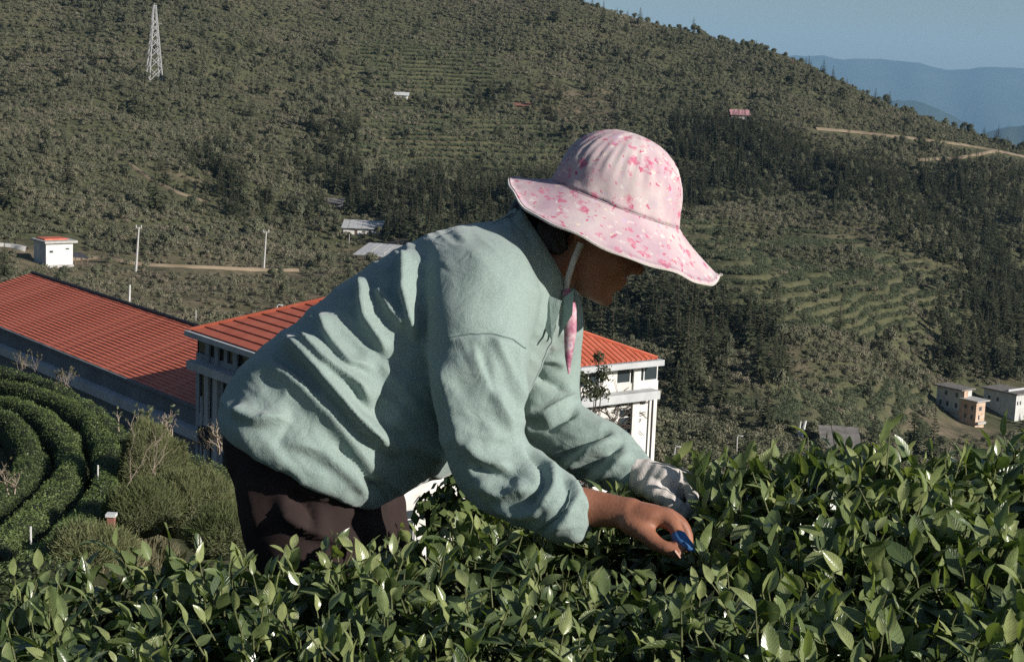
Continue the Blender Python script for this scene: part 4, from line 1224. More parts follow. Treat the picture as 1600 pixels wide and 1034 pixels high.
def smooth_line(pts, n):
    pts = np.array(pts, float)
    s = np.concatenate([[0], np.cumsum(np.linalg.norm(np.diff(pts, axis=0), axis=1))])
    q = np.linspace(0, s[-1], n)
    C = np.stack([np.interp(q, s, pts[:, k]) for k in range(pts.shape[1])], 1)
    for _ in range(max(2, n // 14)): C[1:-1] = (C[:-2] + 2 * C[1:-1] + C[2:]) / 4
    return C

def leaf_quads(C, Nn, rg, size, jit=0.7):
    n = len(C)
    nn = unit(Nn + rg.normal(size=(n, 3)) * jit)
    a = unit(np.cross(nn, rg.normal(size=(n, 3)))); b = np.cross(nn, a)
    s = size * rg.uniform(0.6, 1.35, (n, 1))
    V = np.empty((n, 4, 3)); V[:, 0] = C - a * s; V[:, 1] = C - b * s * .42 + nn * s * .15; V[:, 2] = C + a * s; V[:, 3] = C + b * s * .42 + nn * s * .15
    return V.reshape(-1, 3), np.arange(4 * n).reshape(n, 4)

def tea_row(pix, wid, hgt, label, seed, dens=1150, dpt=None, size=0.019):
    rg = np.random.default_rng(seed)
    L = [P(a, b_, dpt if dpt else dmap(b_)) for a, b_ in pix]
    n = int(sum(np.linalg.norm(L[i + 1] - L[i]) for i in range(len(L) - 1)) / 0.22) + 4
    C = smooth_line(L, n)
    T = np.gradient(C, axis=0); T[:, 2] = 0; T = unit(T)
    S = np.stack([-T[:, 1], T[:, 0], 0 * T[:, 0]], 1)
    K = 13
    ph = np.linspace(-1.35, 1.35, K)
    prof = np.stack([np.sign(np.sin(ph)) * np.abs(np.sin(ph)) ** .8, np.abs(np.cos(ph)) ** .55 * np.sign(np.cos(ph))], 1)
    V = np.empty((n, K, 3)); NV = np.empty((n, K, 3))
    wv = 1 + 0.12 * np.array([math.sin(i * .43 + seed) + math.sin(i * .17 + 2 * seed) for i in range(n)])
    for j in range(K):
        lat, up_ = prof[j]
        bump = 0.05 * vnoise(C[:, 0] * 1.6 + j * .4, C[:, 1] * 1.6 + seed, 2)
        V[:, j] = C + S * (lat * wid / 2 * wv)[:, None]
        V[:, j, 2] = C[:, 2] - hgt * (1 - up_) + bump
        NV[:, j] = unit(S * lat + np.array([0, 0, max(up_, .15)]))
    e0 = C[n // 2]
    e = empty('tea_row', e0 - np.array([0, 0, hgt])); tag(e, label, 'tea row', 'tea rows on the near slope')
    org = np.array(e.location)
    id_ = np.arange(n * K).reshape(n, K)
    Fq = np.stack([id_[:-1, :-1], id_[:-1, 1:], id_[1:, 1:], id_[1:, :-1]], -1).reshape(-1, 4)
    inner = V.copy(); inner[:, :, 2] -= 0.05
    mesh('branches', inner.reshape(-1, 3) - org, Fq, M['tea_core_shade'], e, smooth=True)  # closed sheet under the leaves, coloured as the row's shaded interior
    area = sum(np.linalg.norm(C[i + 1] - C[i]) for i in range(n - 1)) * wid * 1.6
    m_ = int(area * dens)
    i, j = rg.uniform(0, n - 1.001, m_), rg.uniform(0, K - 1.001, m_)
    i0, j0 = i.astype(int), j.astype(int); fi, fj = (i - i0)[:, None], (j - j0)[:, None]
    q = (V[i0, j0] * (1 - fi) + V[i0 + 1, j0] * fi) * (1 - fj) + (V[i0, j0 + 1] * (1 - fi) + V[i0 + 1, j0 + 1] * fi) * fj
    nn = NV[i0, j0]
    q = q + nn * rg.normal(0, 0.020, (m_, 1))
    vv, ff = leaf_quads(q - org, nn, rg, size)
    tag(mesh('leaves', vv, ff, M['tea_row'], e), kind='stuff')
    return e
tea_row([(-60,640),(-10,636),(22,652),(44,680),(50,705),(40,735),(8,765),(-35,790)], .56, 0.8, 'innermost curved tea row at the left edge of the photo', 1)
tea_row([(-50,612),(20,618),(68,640),(104,674),(113,715),(95,752),(57,788),(25,816),(-25,852)], .58, 0.9, 'second curved tea row from the left edge, between two dark furrows', 2)
tea_row([(-50,590),(30,598),(95,618),(138,645),(165,680),(173,716),(163,758),(128,806),(85,842),(40,872)], .58, 0.85, 'third curved tea row, outermost of the bend beside the dry brush', 3)
tea_row([(-60,565),(0,571),(60,588),(120,618),(165,650),(192,685)], .6, 0.8, 'rough overgrown tea row along the crest nearest the long building', 4, 600)
tea_row([(270,702),(320,714),(372,742),(420,782)], .7, 0.8, 'upper of two tea rows beside the dark trousers', 5, 620, 30)
tea_row([(262,724),(310,750),(356,788),(405,836)], .75, 0.8, 'lower of two tea rows beside the dark trousers', 6, 620, 26.5)
tea_row([(-40,905),(20,872),(70,866),(108,884)], 0.70, 0.7, 'small rounded tea row just above the hedge at lower left', 7, 900, 14.5, 0.020)

# dry brush between the rows -----------------------------------------------------
def blades(name, label, C, hts, rg, mat, wdt=0.012, lean=0.35):
    n = len(C)
    az = rg.uniform(0, 6.28, n); ln = np.abs(rg.normal(0, lean, n))
    dv = np.stack([np.cos(az) * ln, np.sin(az) * ln, np.ones(n)], 1); dv = unit(dv) * hts[:, None]
    sd_ = np.stack([-np.sin(az + 1), np.cos(az + 1), 0 * az], 1) * wdt * rg.uniform(.6, 1.5, (n, 1))
    V = np.empty((n, 4, 3)); V[:, 0] = C - sd_; V[:, 1] = C + sd_; V[:, 2] = C + dv * .6 + sd_ * .8 + [0, 0, .0]; V[:, 3] = C + dv + dv * np.array([.12, .12, 0])
    return tag(mesh(name, V.reshape(-1, 3), np.arange(4 * n).reshape(n, 4), mat), label, 'dry grass', kind='stuff')
rg = np.random.default_rng(77)
n = 60000
pxs, ds = rg.uniform(-60, 420, n), rg.uniform(10, 40, n)
X = np.stack([(pxs - 800) / F * ds, ds * math.cos(PITCH) + 0.0 * ds], 1)
zg = gz(X[:, 0], X[:, 1])
Cg = np.column_stack([X, zg])
qx, qy, qd = proj(Cg)
dens = np.where(in_poly(qx, qy, [(195,650),(270,665),(300,720),(360,790),(400,880),(120,900),(160,830),(198,720)]), 0.6, 0.0)
kp = (rg.random(n) < dens) & (qy > 560)
Cg = Cg[kp]; hv = rg.uniform(0.12, 0.42, len(Cg)) * np.where(in_poly(qx[kp], qy[kp], [(190,640),(280,650),(330,760),(300,830),(200,830),(170,760)]), 1.7, 1.0)
blades('dry_grass', 'pale dry weeds and grass between the near tea rows', Cg, hv, rg, M['dry_grass'], 0.009)
kk = rg.random(len(Cg)) < 0.55
vv, ff = leaf_quads(Cg[kk] + np.array([0, 0, 1]) * (rg.random((kk.sum(), 1)) * hv[kk][:, None]), np.tile([0, -.3, 1.0], (kk.sum(), 1)), rg, 0.035, 1.0)
tag(mesh('weeds', vv, ff, M['shrub']), 'low leafy weeds among dry grass below the tea rows', 'weeds', kind='stuff')

def dry_bush(px, py, d, rad, label, seed, n=9000, mat=None):
    rg = np.random.default_rng(seed)
    p = P(px, py, d); e = empty('dry_bush', p); tag(e, label, 'bush')
    q = unit(rg.normal(size=(n, 3))); q[:, 2] = np.abs(q[:, 2])
    lump = 1 + .22 * vnoise(q[:, 0] * 2.3 + seed, q[:, 1] * 2.3, 1) + .1 * vnoise(q[:, 0] * 6, q[:, 2] * 6 + seed, 2)
    C = q * np.array(rad) * (lump * (1 - .3 * rg.random(n) ** 2))[:, None]
    dv = unit(q * .6 + rg.normal(size=(n, 3)) * .5 + [0, 0, .5]) * rg.uniform(.04, .13, (n, 1))
    sd_ = unit(np.cross(dv, rg.normal(size=(n, 3)))) * rg.uniform(.0022, .0055, (n, 1))
    V = np.empty((n, 4, 3)); V[:, 0] = C - sd_; V[:, 1] = C + sd_; V[:, 2] = C + dv + sd_ * .5; V[:, 3] = C + dv - sd_ * .5
    tag(mesh('twigs', V.reshape(-1, 3), np.arange(4 * n).reshape(n, 4), mat or M['brush'], e), kind='stuff')
    k = n
    vv, ff = leaf_quads(C[:k], q[:k], rg, .020, 1.0)
    tag(mesh('leaves', vv, ff, M['shrub'], e), kind='stuff')
    core = MB()
    loft(core, [[np.array(rad) * .80 * np.array([math.cos(t) * math.cos(a), math.cos(t) * math.sin(a), math.sin(t)]) for a in np.linspace(0, 6.283, 14)[:-1]] for t in (-.5, 0, .5, 1, 1.5)])
    core.obj('branches', M['tea_core_shade'], e, True)  # solid core coloured near-black for the shade inside the brush
    return e
def loft(mb, rings, caps=True):
    n, k = len(rings), len(rings[0])
    V = [v for r in rings for v in r]
    Fc = [(i*k+j, i*k+(j+1)%k, (i+1)*k+(j+1)%k, (i+1)*k+j) for i in range(n-1) for j in range(k)]
    if caps: Fc += [tuple(range(k-1, -1, -1)), tuple((n-1)*k+j for j in range(k))]
    return mb.add(V, Fc)
dry_bush(238, 745, 26, (.50, .9, .78), 'big rounded tan-green brush mass right of the curved tea rows', 51, 17000)
dry_bush(290, 800, 22.5, (.55, .8, .55), 'lower olive brush mass between marker post and trousers', 52, 16000)
dry_bush(215, 810, 21, (.45, .6, .40), 'low dry brush directly behind the small marker post', 53, 9000)
dry_bush(345, 845, 20, (.42, .6, .33), 'low dry brush touching the trouser leg above the hedge', 54, 8000)
dry_bush(140, 865, 17, (.40, .5, .20), 'dry weedy clump at lower left just above the hedge', 55, 7000)

def branchy(mb, p, dv, ln, r, depth, rg, tips, spread=0.55):
    q = p + dv * ln
    mid = p + dv * ln * .5 + rg.normal(size=3) * ln * .05
    mb.tube([p, mid, q], [r, r * .85, r * .7], 4, False)
    if depth == 0:
        tips.append((q, dv)); return
    for _ in range(2 + (rg.random() < .45)):
        nd = unit(dv + rg.normal(size=3) * spread + np.array([0, 0, .12]))
        branchy(mb, q if rg.random() < .7 else mid, nd, ln * rg.uniform(.6, .9), r * .65, depth - 1, rg, tips, spread)
def bare_shrub(px, py, d, hgt, label, seed, leaves=0, mat=None, stems=5, r=0.016, leafm=None, lsize=0.05, depth=3, spread=.45):
    rg = np.random.default_rng(seed)
    p = P(px, py, d)
    e = empty('bare_shrub', p); tag(e, label, 'shrub')
    mb, tips = MB(), []
    for _ in range(stems):
        branchy(mb, rg.normal(size=3) * [.12, .12, 0], unit(np.array([rg.normal() * .35, rg.normal() * .35, 1.0])), hgt * .36, r, depth, rg, tips, spread)
    mb.obj('branches', mat or M['dry_twig'], e)
    if leaves:
        C = np.array([t[0] + t[1] * rg.uniform(-.02, .06) for t in tips for _ in range(leaves)]); D = np.array([t[1] for t in tips for _ in range(leaves)])
        a = unit(D + rg.normal(size=D.shape) * .6); b_ = unit(np.cross(a, rg.normal(size=a.shape)))
        s = lsize * rg.uniform(.6, 1.3, (len(C), 1))
        V = np.empty((len(C), 4, 3)); V[:, 0] = C; V[:, 1] = C + a * s * .55 - b_ * s * .28; V[:, 2] = C + a * s; V[:, 3] = C + a * s * .55 + b_ * s * .28
        tag(mesh('leaves', V.reshape(-1, 3), np.arange(4 * len(C)).reshape(-1, 4), leafm or M['dry_grass'], e), kind='stuff')
    return e
bare_shrub(235, 690, 27, 0.62, 'bare twiggy shrub with tufts of yellowed leaves before the dark wall', 21, 4, None, 5, .016, M['tea_far'], .07, 2, .3)
bare_shrub(205, 672, 28, 0.40, 'short bare shrub with a few yellow leaves left of the taller one', 22, 3, None, 3, .012, M['tea_far'], .06, 2, .3)
bare_shrub(268, 690, 28, 0.55, 'pale leafless shrub touching the building corner', 23, 0, None, 5)
bare_shrub(352, 705, 26, 0.60, 'tangle of leafless branches right against the dark trousers', 24, 0, None, 6)
bare_shrub(330, 705, 27, 0.40, 'low leafless brown shrub left of the trouser seat', 25, 1, M['dark_twig'], 6, .012)
bare_shrub(232, 752, 24, 0.95, 'thin pale branches rising through the tan-green brush mass', 26, 0, None, 4, .006, None, .05, 3)
bare_shrub(8, 770, 22, 0.45, 'dry brown twigs sticking up at the left photo edge', 28, 1, None, 5, .012)
bare_shrub(100, 604, 36, 0.42, 'dry weed stems poking above the crest tea row', 29, 3, None, 9, .0055, M['dry_grass'], .05, 2)
bare_shrub(40, 578, 39, 0.5, 'dry weed stems above the tea crest, below the long wall', 30, 3, None, 9, .0055, M['dry_grass'], .05, 2)
bare_shrub(370, 830, 20, 0.28, 'fallen pale branch beside the trouser leg', 31, 0, None, 1, .012)
# small marker and sticks
p = P(174, 820, 18.5)
e = empty('marker_post', p); tag(e, 'short red-brown marker post with white cap among dry weeds', 'post')
MB().box(-.04, .04, -.04, .04, -.25, .10).obj('shaft', M['brick_red'], e)
MB().box(-.055, .055, -.055, .055, .102, .135).obj('cap', M['frame_white'], e)
for px, py, d, h, lb in ((153, 742, 25, .26, 'thin white stake in the dark furrow between tea rows'), (48, 838, 19, .20, 'thin pale stake at lower left beside the small rounded tea row')):
    p = P(px, py, d); e = tag(MB().tube([(0, 0, -.2), (0, 0, h * .6)], 0.012, 5).obj('stake', M['frame_white']), lb, 'stake'); e.location = p

# plants in front of the white facade ---------------------------------------------
rg = np.random.default_rng(91)
mb = MB()
cr = empty('bare_creeper', (C0[0], C0[1], ZB), RZ); tag(cr, 'leafless dark creeper spreading over the white facade', 'creeper')
fyc = y0 - 0.04
for k in range(360):
    xx, zz = rg.uniform(fx(870), x1 - .1), rg.uniform(H - 6.2, H - 1.95)
    dx_, dz_ = rg.choice([-1, 1]) * rg.uniform(.3, 1), rg.normal() * .5
    pts = [np.array([xx, fyc - .02, zz])]
    for _ in range(rg.integers(2, 7)):
        dz_ += rg.normal() * .35; dx_ += rg.normal() * .25
        pts.append(pts[-1] + np.array([dx_ * .22, rg.normal() * .02, dz_ * .16]))
        pts[-1][1] = min(pts[-1][1], fyc)
    mb.tube(pts, [0.026 - .0026 * q for q in range(len(pts))], 4, False)
mb.obj('branches', M['dark_twig'], cr)
def leafy(name, label, p, lobes, n, size, mat, seed, cat='bush', trunk=None):
    rg = np.random.default_rng(seed)
    e = empty(name, p); tag(e, label, cat)
    C, A, B = crown_quads(rg, lobes, n, size, 0.7)
    me = quads_to_mesh('foliage', C, A, B, mat); inst('foliage', me, e)
    t = MB()
    for l in lobes: t.tube([(0, 0, trunk or -.8), np.array(l[0])], [.05, .015], 4)
    t.obj('stem', M['bark'], e)
    return e
q = lambda px, py, d: P(px, py, d)
p0 = q(925, 690, 66)
leafy('evergreen_shrub', 'dark evergreen climbing before the clerestory window of the white facade', p0, [((0,0,1.9),(.7,.5,.6)),((.3,0,2.6),(.4,.4,.5)),((-.6,0,2.4),(.6,.4,.5)),((-.9,0,3.1),(.35,.3,.5)),((.1,0,3.3),(.3,.3,.4))], 1500, .055, M['conifer'], 5, 'shrub', -3)
p0 = q(738, 842, 3.3)
leafy('leafy_bush', 'dark leafy bush seen in the gap below the sweater', p0, [((-.02,0,.02),(.09,.10,.08)),((.05,.02,.05),(.10,.1,.075)),((.0,0,.09),(.07,.07,.05)),((.13,0,.01),(.10,.08,.08)),((-.08,0,.05),(.04,.05,.04))], 1500, .012, M['tea_row'], 6)

# ------------------------------------------------------------------ the hedge being picked
LX = [-1.6, -1.0, -.6, -.2, .2, .4, .7, 1.1, 1.6]
def hz0(x): return np.interp(x, LX, [.70, .745, .80, .832, .850, .878, .915, .935, .95])
def hcr(x): return np.interp(x, [-1.6, -1.0, -.5, -.16, -.04, .20, .36, .6, 1.6], [2.30, 2.36, 2.42, 2.44, 2.74, 2.82, 2.84, 2.84, 2.84])
def hz_(x, y):
    x, y = np.asarray(x, float), np.asarray(y, float)
    z = hz0(x) + 0.030 * vnoise(x * 6, y * 6, 1) + .02 * vnoise(x * 14, y * 14, 2)
    over = np.maximum(0, y - (hcr(x) - .16))
    return z - 3.2 * over ** 2 - 2.0 * np.maximum(0, 1.55 - y) ** 2

def leaf_base(curl, fold, wid, nl=5, nw=4, twist=0.0):
    V, U = [], []
    for i in range(nl + 1):
        t = i / nl
        wdt = wid * (math.sin(math.pi * min(1, t * .97 + .015) ** .85) ** .85) * (1 if t < .98 else .25)
        for j in range(nw + 1):
            s = 2 * j / nw - 1
            zz = abs(s) * fold * wdt - curl * t * t + .012 * math.sin(t * 19) * abs(s) * (1 if s > 0 else -1)
            xx = s * wdt
            V.append((xx * math.cos(twist * t) - zz * math.sin(twist * t) * .3, t, zz + xx * math.sin(twist * t)))
            U.append((j / nw, t))
    Fc = [(i*(nw+1)+j, i*(nw+1)+j+1, (i+1)*(nw+1)+j+1, (i+1)*(nw+1)+j) for i in range(nl) for j in range(nw)]
    return np.array(V), np.array(U), np.array(Fc)
rg = np.random.default_rng(41)
VAR = [leaf_base(rg.uniform(-.05, .38), rg.uniform(.15, .55), rg.uniform(.19, .26), twist=rg.normal() * .35) for _ in range(14)]
def orient(a, n):
    a = unit(a); s = unit(np.cross(a, n)); n2 = np.cross(s, a)
    return s, a, n2
LEAF = []     # position, axis, normal, length, tone, variant
STEM = MB()
m_ = 5000
sx, sy = rg.uniform(-1.35, 1.45, m_), rg.uniform(1.45, 2.86, m_)
HANDPOLY = [(850,770),(960,770),(1050,795),(1096,850),(1090,868),(1045,878),(960,850),(850,850)]
GLOVEPOLY = [(960,705),(1000,700),(1060,720),(1098,742),(1100,805),(1050,812),(985,780)]
HANDS = [P(1035, 835, 2.42), P(1060, 770, 2.72), P(960, 812, 2.45), P(890, 800, 2.47)]
for x_, y_ in zip(sx, sy):
    if y_ > hcr(x_) + .02: continue
    zb_ = float(hz_(x_, y_)) - rg.uniform(0, .035)
    h_ = rg.uniform(.04, .10) * (1.15 if x_ > .3 else 1.0)
    if rg.random() < .05 and y_ < hcr(x_) - .25: h_ *= 1.35
    tl = np.array([rg.normal() * .38, rg.normal() * .38 - .08, 1.0]); tl /= np.linalg.norm(tl)
    p0 = np.array([x_, y_, zb_])
    top = p0 + tl * h_
    if min(np.linalg.norm(top - q) for q in HANDS) < .055: h_ *= .45; top = p0 + tl * h_
    _a, _b, _c = proj(top + np.array([0, 0, .03]))
    _g = in_poly(np.array([_a]), np.array([_b]), GLOVEPOLY)[0] and _c < 2.76
    _h = in_poly(np.array([_a]), np.array([_b]), HANDPOLY)[0] and _c < 2.50
    if _g or _h:
        if rng.random() < .85: continue
        h_ *= .3; top = p0 + tl * h_
    STEM.tube([p0 - tl * .09, p0 + tl * h_ * .5 + rg.normal(size=3) * .003, top], [.0024, .0019, .0011], 3, False)
    nlv = rg.integers(4, 8)
    az = rg.uniform(0, 6.28)
    young = rg.random()
    for k in range(nlv):
        f = k / (nlv - 1)
        az += 2.4 + rg.normal() * .25
        el = np.interp(f, [0, .5, 1], [-.15, .42, 1.1]) + rg.normal() * .42
        ax = np.array([math.cos(az) * math.cos(el), math.sin(az) * math.cos(el), math.sin(el)])
        nn_ = np.array([-math.cos(az) * math.sin(el), -math.sin(az) * math.sin(el), math.cos(el)]) + rg.normal(size=3) * .5
        L_ = (1.08 if x_ > .3 else .84) * np.interp(f, [0, .55, 1], [.060, .056, .032]) * rg.uniform(.6, 1.35)
        pos = p0 + tl * (h_ * (-.25 + 1.25 * f))
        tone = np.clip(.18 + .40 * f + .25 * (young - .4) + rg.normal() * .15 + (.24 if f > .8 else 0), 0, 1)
        LEAF.append((pos, ax, nn_, L_, tone, rg.integers(0, 14)))
m2 = 4200                                               # older darker leaves lower in the hedge
for x_, y_ in zip(rg.uniform(-1.4, 1.5, m2), rg.uniform(1.4, 2.95, m2)):
    if y_ > hcr(x_) + .08: continue
    az, el = rg.uniform(0, 6.28), rg.normal() * .35
    ax = np.array([math.cos(az) * math.cos(el), math.sin(az) * math.cos(el), math.sin(el)])
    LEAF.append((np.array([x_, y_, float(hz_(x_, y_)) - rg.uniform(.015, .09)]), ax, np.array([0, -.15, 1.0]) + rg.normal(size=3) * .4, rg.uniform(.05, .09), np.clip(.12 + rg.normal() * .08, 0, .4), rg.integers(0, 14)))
hedge = empty('tea_hedge', (0, 2.1, 0)); tag(hedge, 'glossy dark green tea hedge filling the foreground, being picked', 'tea hedge')
HO = np.array([0, 2.1, 0.0])
# the 300 leaves that show largest are parts of their own
pos = np.array([l[0] for l in LEAF]); ax_ = np.array([l[1] for l in LEAF]); nm_ = unit(np.array([l[2] for l in LEAF])); Ln = np.array([l[3] for l in LEAF])
cx_, cy_, cd_ = proj(pos + ax_ * Ln[:, None] * .5)
face = np.abs((nm_ * unit(CAM - pos)).sum(1))
high = pos[:, 2] - hz_(pos[:, 0], pos[:, 1])
score = (Ln / cd_) ** 2 * (face + .15) * (high > -.002) * (cx_ > 0) * (cx_ < 1600) * (cy_ < 1034)
pick_ = set(np.argsort(-score)[:300].tolist())
tones = [.08, .22, .34, .46, .6, .8]
LM = {}
def leaf_mesh(v, t):
    if (v, t) not in LM:
        V, U, Fq = VAR[v]
        me = mesh('leaf', V, Fq, M['tea_leaf'], link=False, smooth=True)
        uvl = me.uv_layers.new(name='UVMap'); uvl.data.foreach_set('uv', U[Fq.ravel()].astype(np.float32).ravel())
        a = me.attributes.new('tone', 'FLOAT', 'POINT'); a.data.foreach_set('value', np.full(len(V), tones[t], np.float32))
        LM[(v, t)] = me
    return LM[(v, t)]
for i in sorted(pick_):
    p_, a_, n_, L_, t_, v_ = LEAF[i]
    s_, a2, n2 = orient(a_, n_)
    mw_ = Matrix(((s_[0]*L_, a2[0]*L_, n2[0]*L_, p_[0]-HO[0]), (s_[1]*L_, a2[1]*L_, n2[1]*L_, p_[1]-HO[1]), (s_[2]*L_, a2[2]*L_, n2[2]*L_, p_[2]-HO[2]), (0, 0, 0, 1)))
    inst('leaf', leaf_mesh(int(v_), int(np.argmin([abs(t_ - q) for q in tones]))), hedge, mw_)
VV, FF, UU, TT, b0 = [], [], [], [], 0
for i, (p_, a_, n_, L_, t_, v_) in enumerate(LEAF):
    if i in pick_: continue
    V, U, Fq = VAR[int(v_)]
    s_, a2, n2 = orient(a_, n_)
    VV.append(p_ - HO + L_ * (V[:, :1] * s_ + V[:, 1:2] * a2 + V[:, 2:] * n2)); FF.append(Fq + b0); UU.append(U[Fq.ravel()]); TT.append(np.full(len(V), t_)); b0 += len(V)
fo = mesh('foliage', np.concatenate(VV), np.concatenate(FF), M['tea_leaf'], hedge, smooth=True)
uvl = fo.data.uv_layers.new(name='UVMap'); uvl.data.foreach_set('uv', np.concatenate(UU).astype(np.float32).ravel())
a = fo.data.attributes.new('tone', 'FLOAT', 'POINT'); a.data.foreach_set('value', np.concatenate(TT).astype(np.float32))
tag(fo, kind='stuff')
st = mesh('stems', np.array(STEM.V) - HO, np.array([f for f in STEM.F]), M['tea_stem'], hedge); tag(st, kind='stuff')
gx_, gy_ = np.meshgrid(np.linspace(-1.6, 1.7, 110), np.linspace(1.25, 3.0, 60))
gy2 = np.minimum(gy_, hcr(gx_) + .06)
gzz = hz_(gx_, gy2) - .095 - 6 * np.maximum(0, gy_ - hcr(gx_) - .04)
gzz = np.maximum(gzz, -.1); gzz[0] = 0.0
id_ = np.arange(gx_.size).reshape(gx_.shape)
Fq = np.stack([id_[:-1, :-1], id_[:-1, 1:], id_[1:, 1:], id_[1:, :-1]], -1).reshape(-1, 4)
mesh('shaded_twig_mass', np.stack([gx_, gy2, gzz], -1).reshape(-1, 3) - HO, Fq, M['tea_core_shade'], hedge, smooth=True)  # sheet below the leaves, its colour painting the shaded gaps and inner twigs
# ------------------------------------------------------------------ the tea picker
def remeshed(name, mb, voxel, mat, parent, it=6, fac=0.5):
    o = mesh(name, mb.V, mb.F, mat, None)
    r = o.modifiers.new('r', 'REMESH'); r.mode = 'VOXEL'; r.voxel_size = voxel; r.use_smooth_shade = True
    s = o.modifiers.new('s', 'SMOOTH'); s.iterations = it; s.factor = fac
    bpy.context.view_layer.update()
    dg = bpy.context.evaluated_depsgraph_get()
    me = bpy.data.meshes.new_from_object(o.evaluated_get(dg))
    o.modifiers.clear()
    old = o.data; o.data = me; bpy.data.meshes.remove(old)
    me.name = name
    me.materials.clear(); me.materials.append(mat)
    me.polygons.foreach_set('use_smooth', np.ones(len(me.polygons), dtype=bool))
    if parent: o.parent = parent
    return o
def co(o):
    V = np.empty(len(o.data.vertices) * 3, np.float32); o.data.vertices.foreach_get('co', V); return V.reshape(-1, 3).astype(float)
def nrm(o):
    V = np.empty(len(o.data.vertices) * 3, np.float32); o.data.vertex_normals.foreach_get('vector', V); return V.reshape(-1, 3).astype(float)
def setco(o, V):
    o.data.vertices.foreach_set('co', np.asarray(V, np.float32).ravel()); o.data.update()

def chain(mb, nodes, k=14, sub=6, squash=None):
    """smooth tapered limb through (px, py, d, r) nodes, rounded ends"""
    X = np.array([[*P(a, b_, d), r] for a, b_, d, r in nodes])
    n = len(X)
    # Catmull-Rom
    Q = []
    for i in range(n - 1):
        p0, p1, p2, p3 = X[max(i - 1, 0)], X[i], X[i + 1], X[min(i + 2, n - 1)]
        for t in np.linspace(0, 1, sub, endpoint=False):
            Q.append(.5 * ((2 * p1) + (-p0 + p2) * t + (2 * p0 - 5 * p1 + 4 * p2 - p3) * t * t + (-p0 + 3 * p1 - 3 * p2 + p3) * t ** 3))
    Q.append(X[-1]); Q = np.array(Q)
    t0 = unit(Q[0, :3] - Q[1, :3]); t1 = unit(Q[-1, :3] - Q[-2, :3])
    cap0 = [np.array([*(Q[0, :3] + t0 * Q[0, 3] * s), Q[0, 3] * math.sqrt(1 - s * s)]) for s in (.95, .8, .5)]
    cap1 = [np.array([*(Q[-1, :3] + t1 * Q[-1, 3] * s), Q[-1, 3] * math.sqrt(1 - s * s)]) for s in (.5, .8, .95)]
    Q = np.array(cap0 + list(Q) + cap1)
    mb.tube(list(Q[:, :3]), list(Q[:, 3]), k)
    return mb

def section(ba, be, b_, d, k=40, ex=.9, dd=0.0):
    """cross-section of the trunk between a back pixel and a belly pixel, half width b_"""
    A, B = P(*ba, d), P(*be, d + dd)
    C, h = (A + B) / 2, (A - B) / 2
    out = []
    for j in range(k):
        a = 2 * math.pi * j / k
        c, s = math.cos(a), math.sin(a)
        out.append(C + h * (np.sign(c) * abs(c) ** ex) - FW * b_ * (np.sign(s) * abs(s) ** ex))
    return out

D0 = 2.80
# ---- body (one continuous skin): neck, head, arms, hands, legs
hc = P(926, 352, D0)
pf = math.radians(27)
HF = math.cos(pf) * RX - math.sin(pf) * UP              # where the face looks
HU = math.sin(pf) * RX + math.cos(pf) * UP
HS = -FW                                                # the side turned to us
body = MB()
sc = 0.93
prof = [  # height along the head, front, back, half width
 (-.122, .078, .040, .018), (-.116, .088, .022, .030), (-.100, .090, -.005, .042), (-.080, .090, -.045, .054), (-.055, .092, -.066, .063), (-.030, .094, -.080, .069),
 (-.005, .093, -.090, .073), (.020, .092, -.088, .076), (.045, .090, -.084, .076), (.070, .082, -.074, .070), (.092, .066, -.056, .056), (.106, .036, -.045, .038), (.112, .005, -.010, .012)]
rings = []
for h, f, bk, wd in prof:
    c, a = (f + bk) / 2, (f - bk) / 2
    rr = []
    for j in range(28):
        th = 2 * math.pi * j / 28
        u_ = math.cos(th); v_ = math.sin(th)
        ex = .85
        rr.append(hc + sc * ((c + a * np.sign(u_) * abs(u_) ** ex) * HF + wd * np.sign(v_) * abs(v_) ** .9 * HS + h * HU))
    rings.append(rr)
loft(body, rings)
def blob(f, s, u, rf, rs, ru):
    mb_ = []
    for i in range(9):
        la = math.pi * i / 8 - math.pi / 2
        mb_.append([hc + sc * ((f + rf * math.cos(la) * math.cos(2*math.pi*j/14)) * HF + (s + rs * math.cos(la) * math.sin(2*math.pi*j/14)) * HS + (u + ru * math.sin(la)) * HU) for j in range(14)])
    mb_[0] = [v + 1e-4 * HU * j for j, v in enumerate(mb_[0])]
    loft(body, mb_)
blob(.098, 0, -.018, .010, .011, .034); blob(.108, 0, -.034, .014, .014, .012); blob(.098, .012, -.040, .010, .009, .008); blob(.098, -.012, -.040, .010, .009, .008)   # nose
blob(.091, 0, -.064, .013, .024, .008); blob(.089, 0, -.079, .012, .021, .008)                       # lips
blob(.080, 0, -.108, .016, .022, .014)                                                               # chin
blob(.086, 0, .024, .012, .048, .012)                                                                # brow
blob(.062, .036, -.042, .026, .024, .026); blob(.062, -.036, -.042, .026, .024, .026)                # cheeks
for s in (1, -1): blob(-.012, .073 * s, -.012, .018, .009, .030)                                    # ears
chain(body, [(790, 470, D0, .062), (835, 432, D0, .056), (880, 398, D0, .052), (905, 380, D0, .055)])
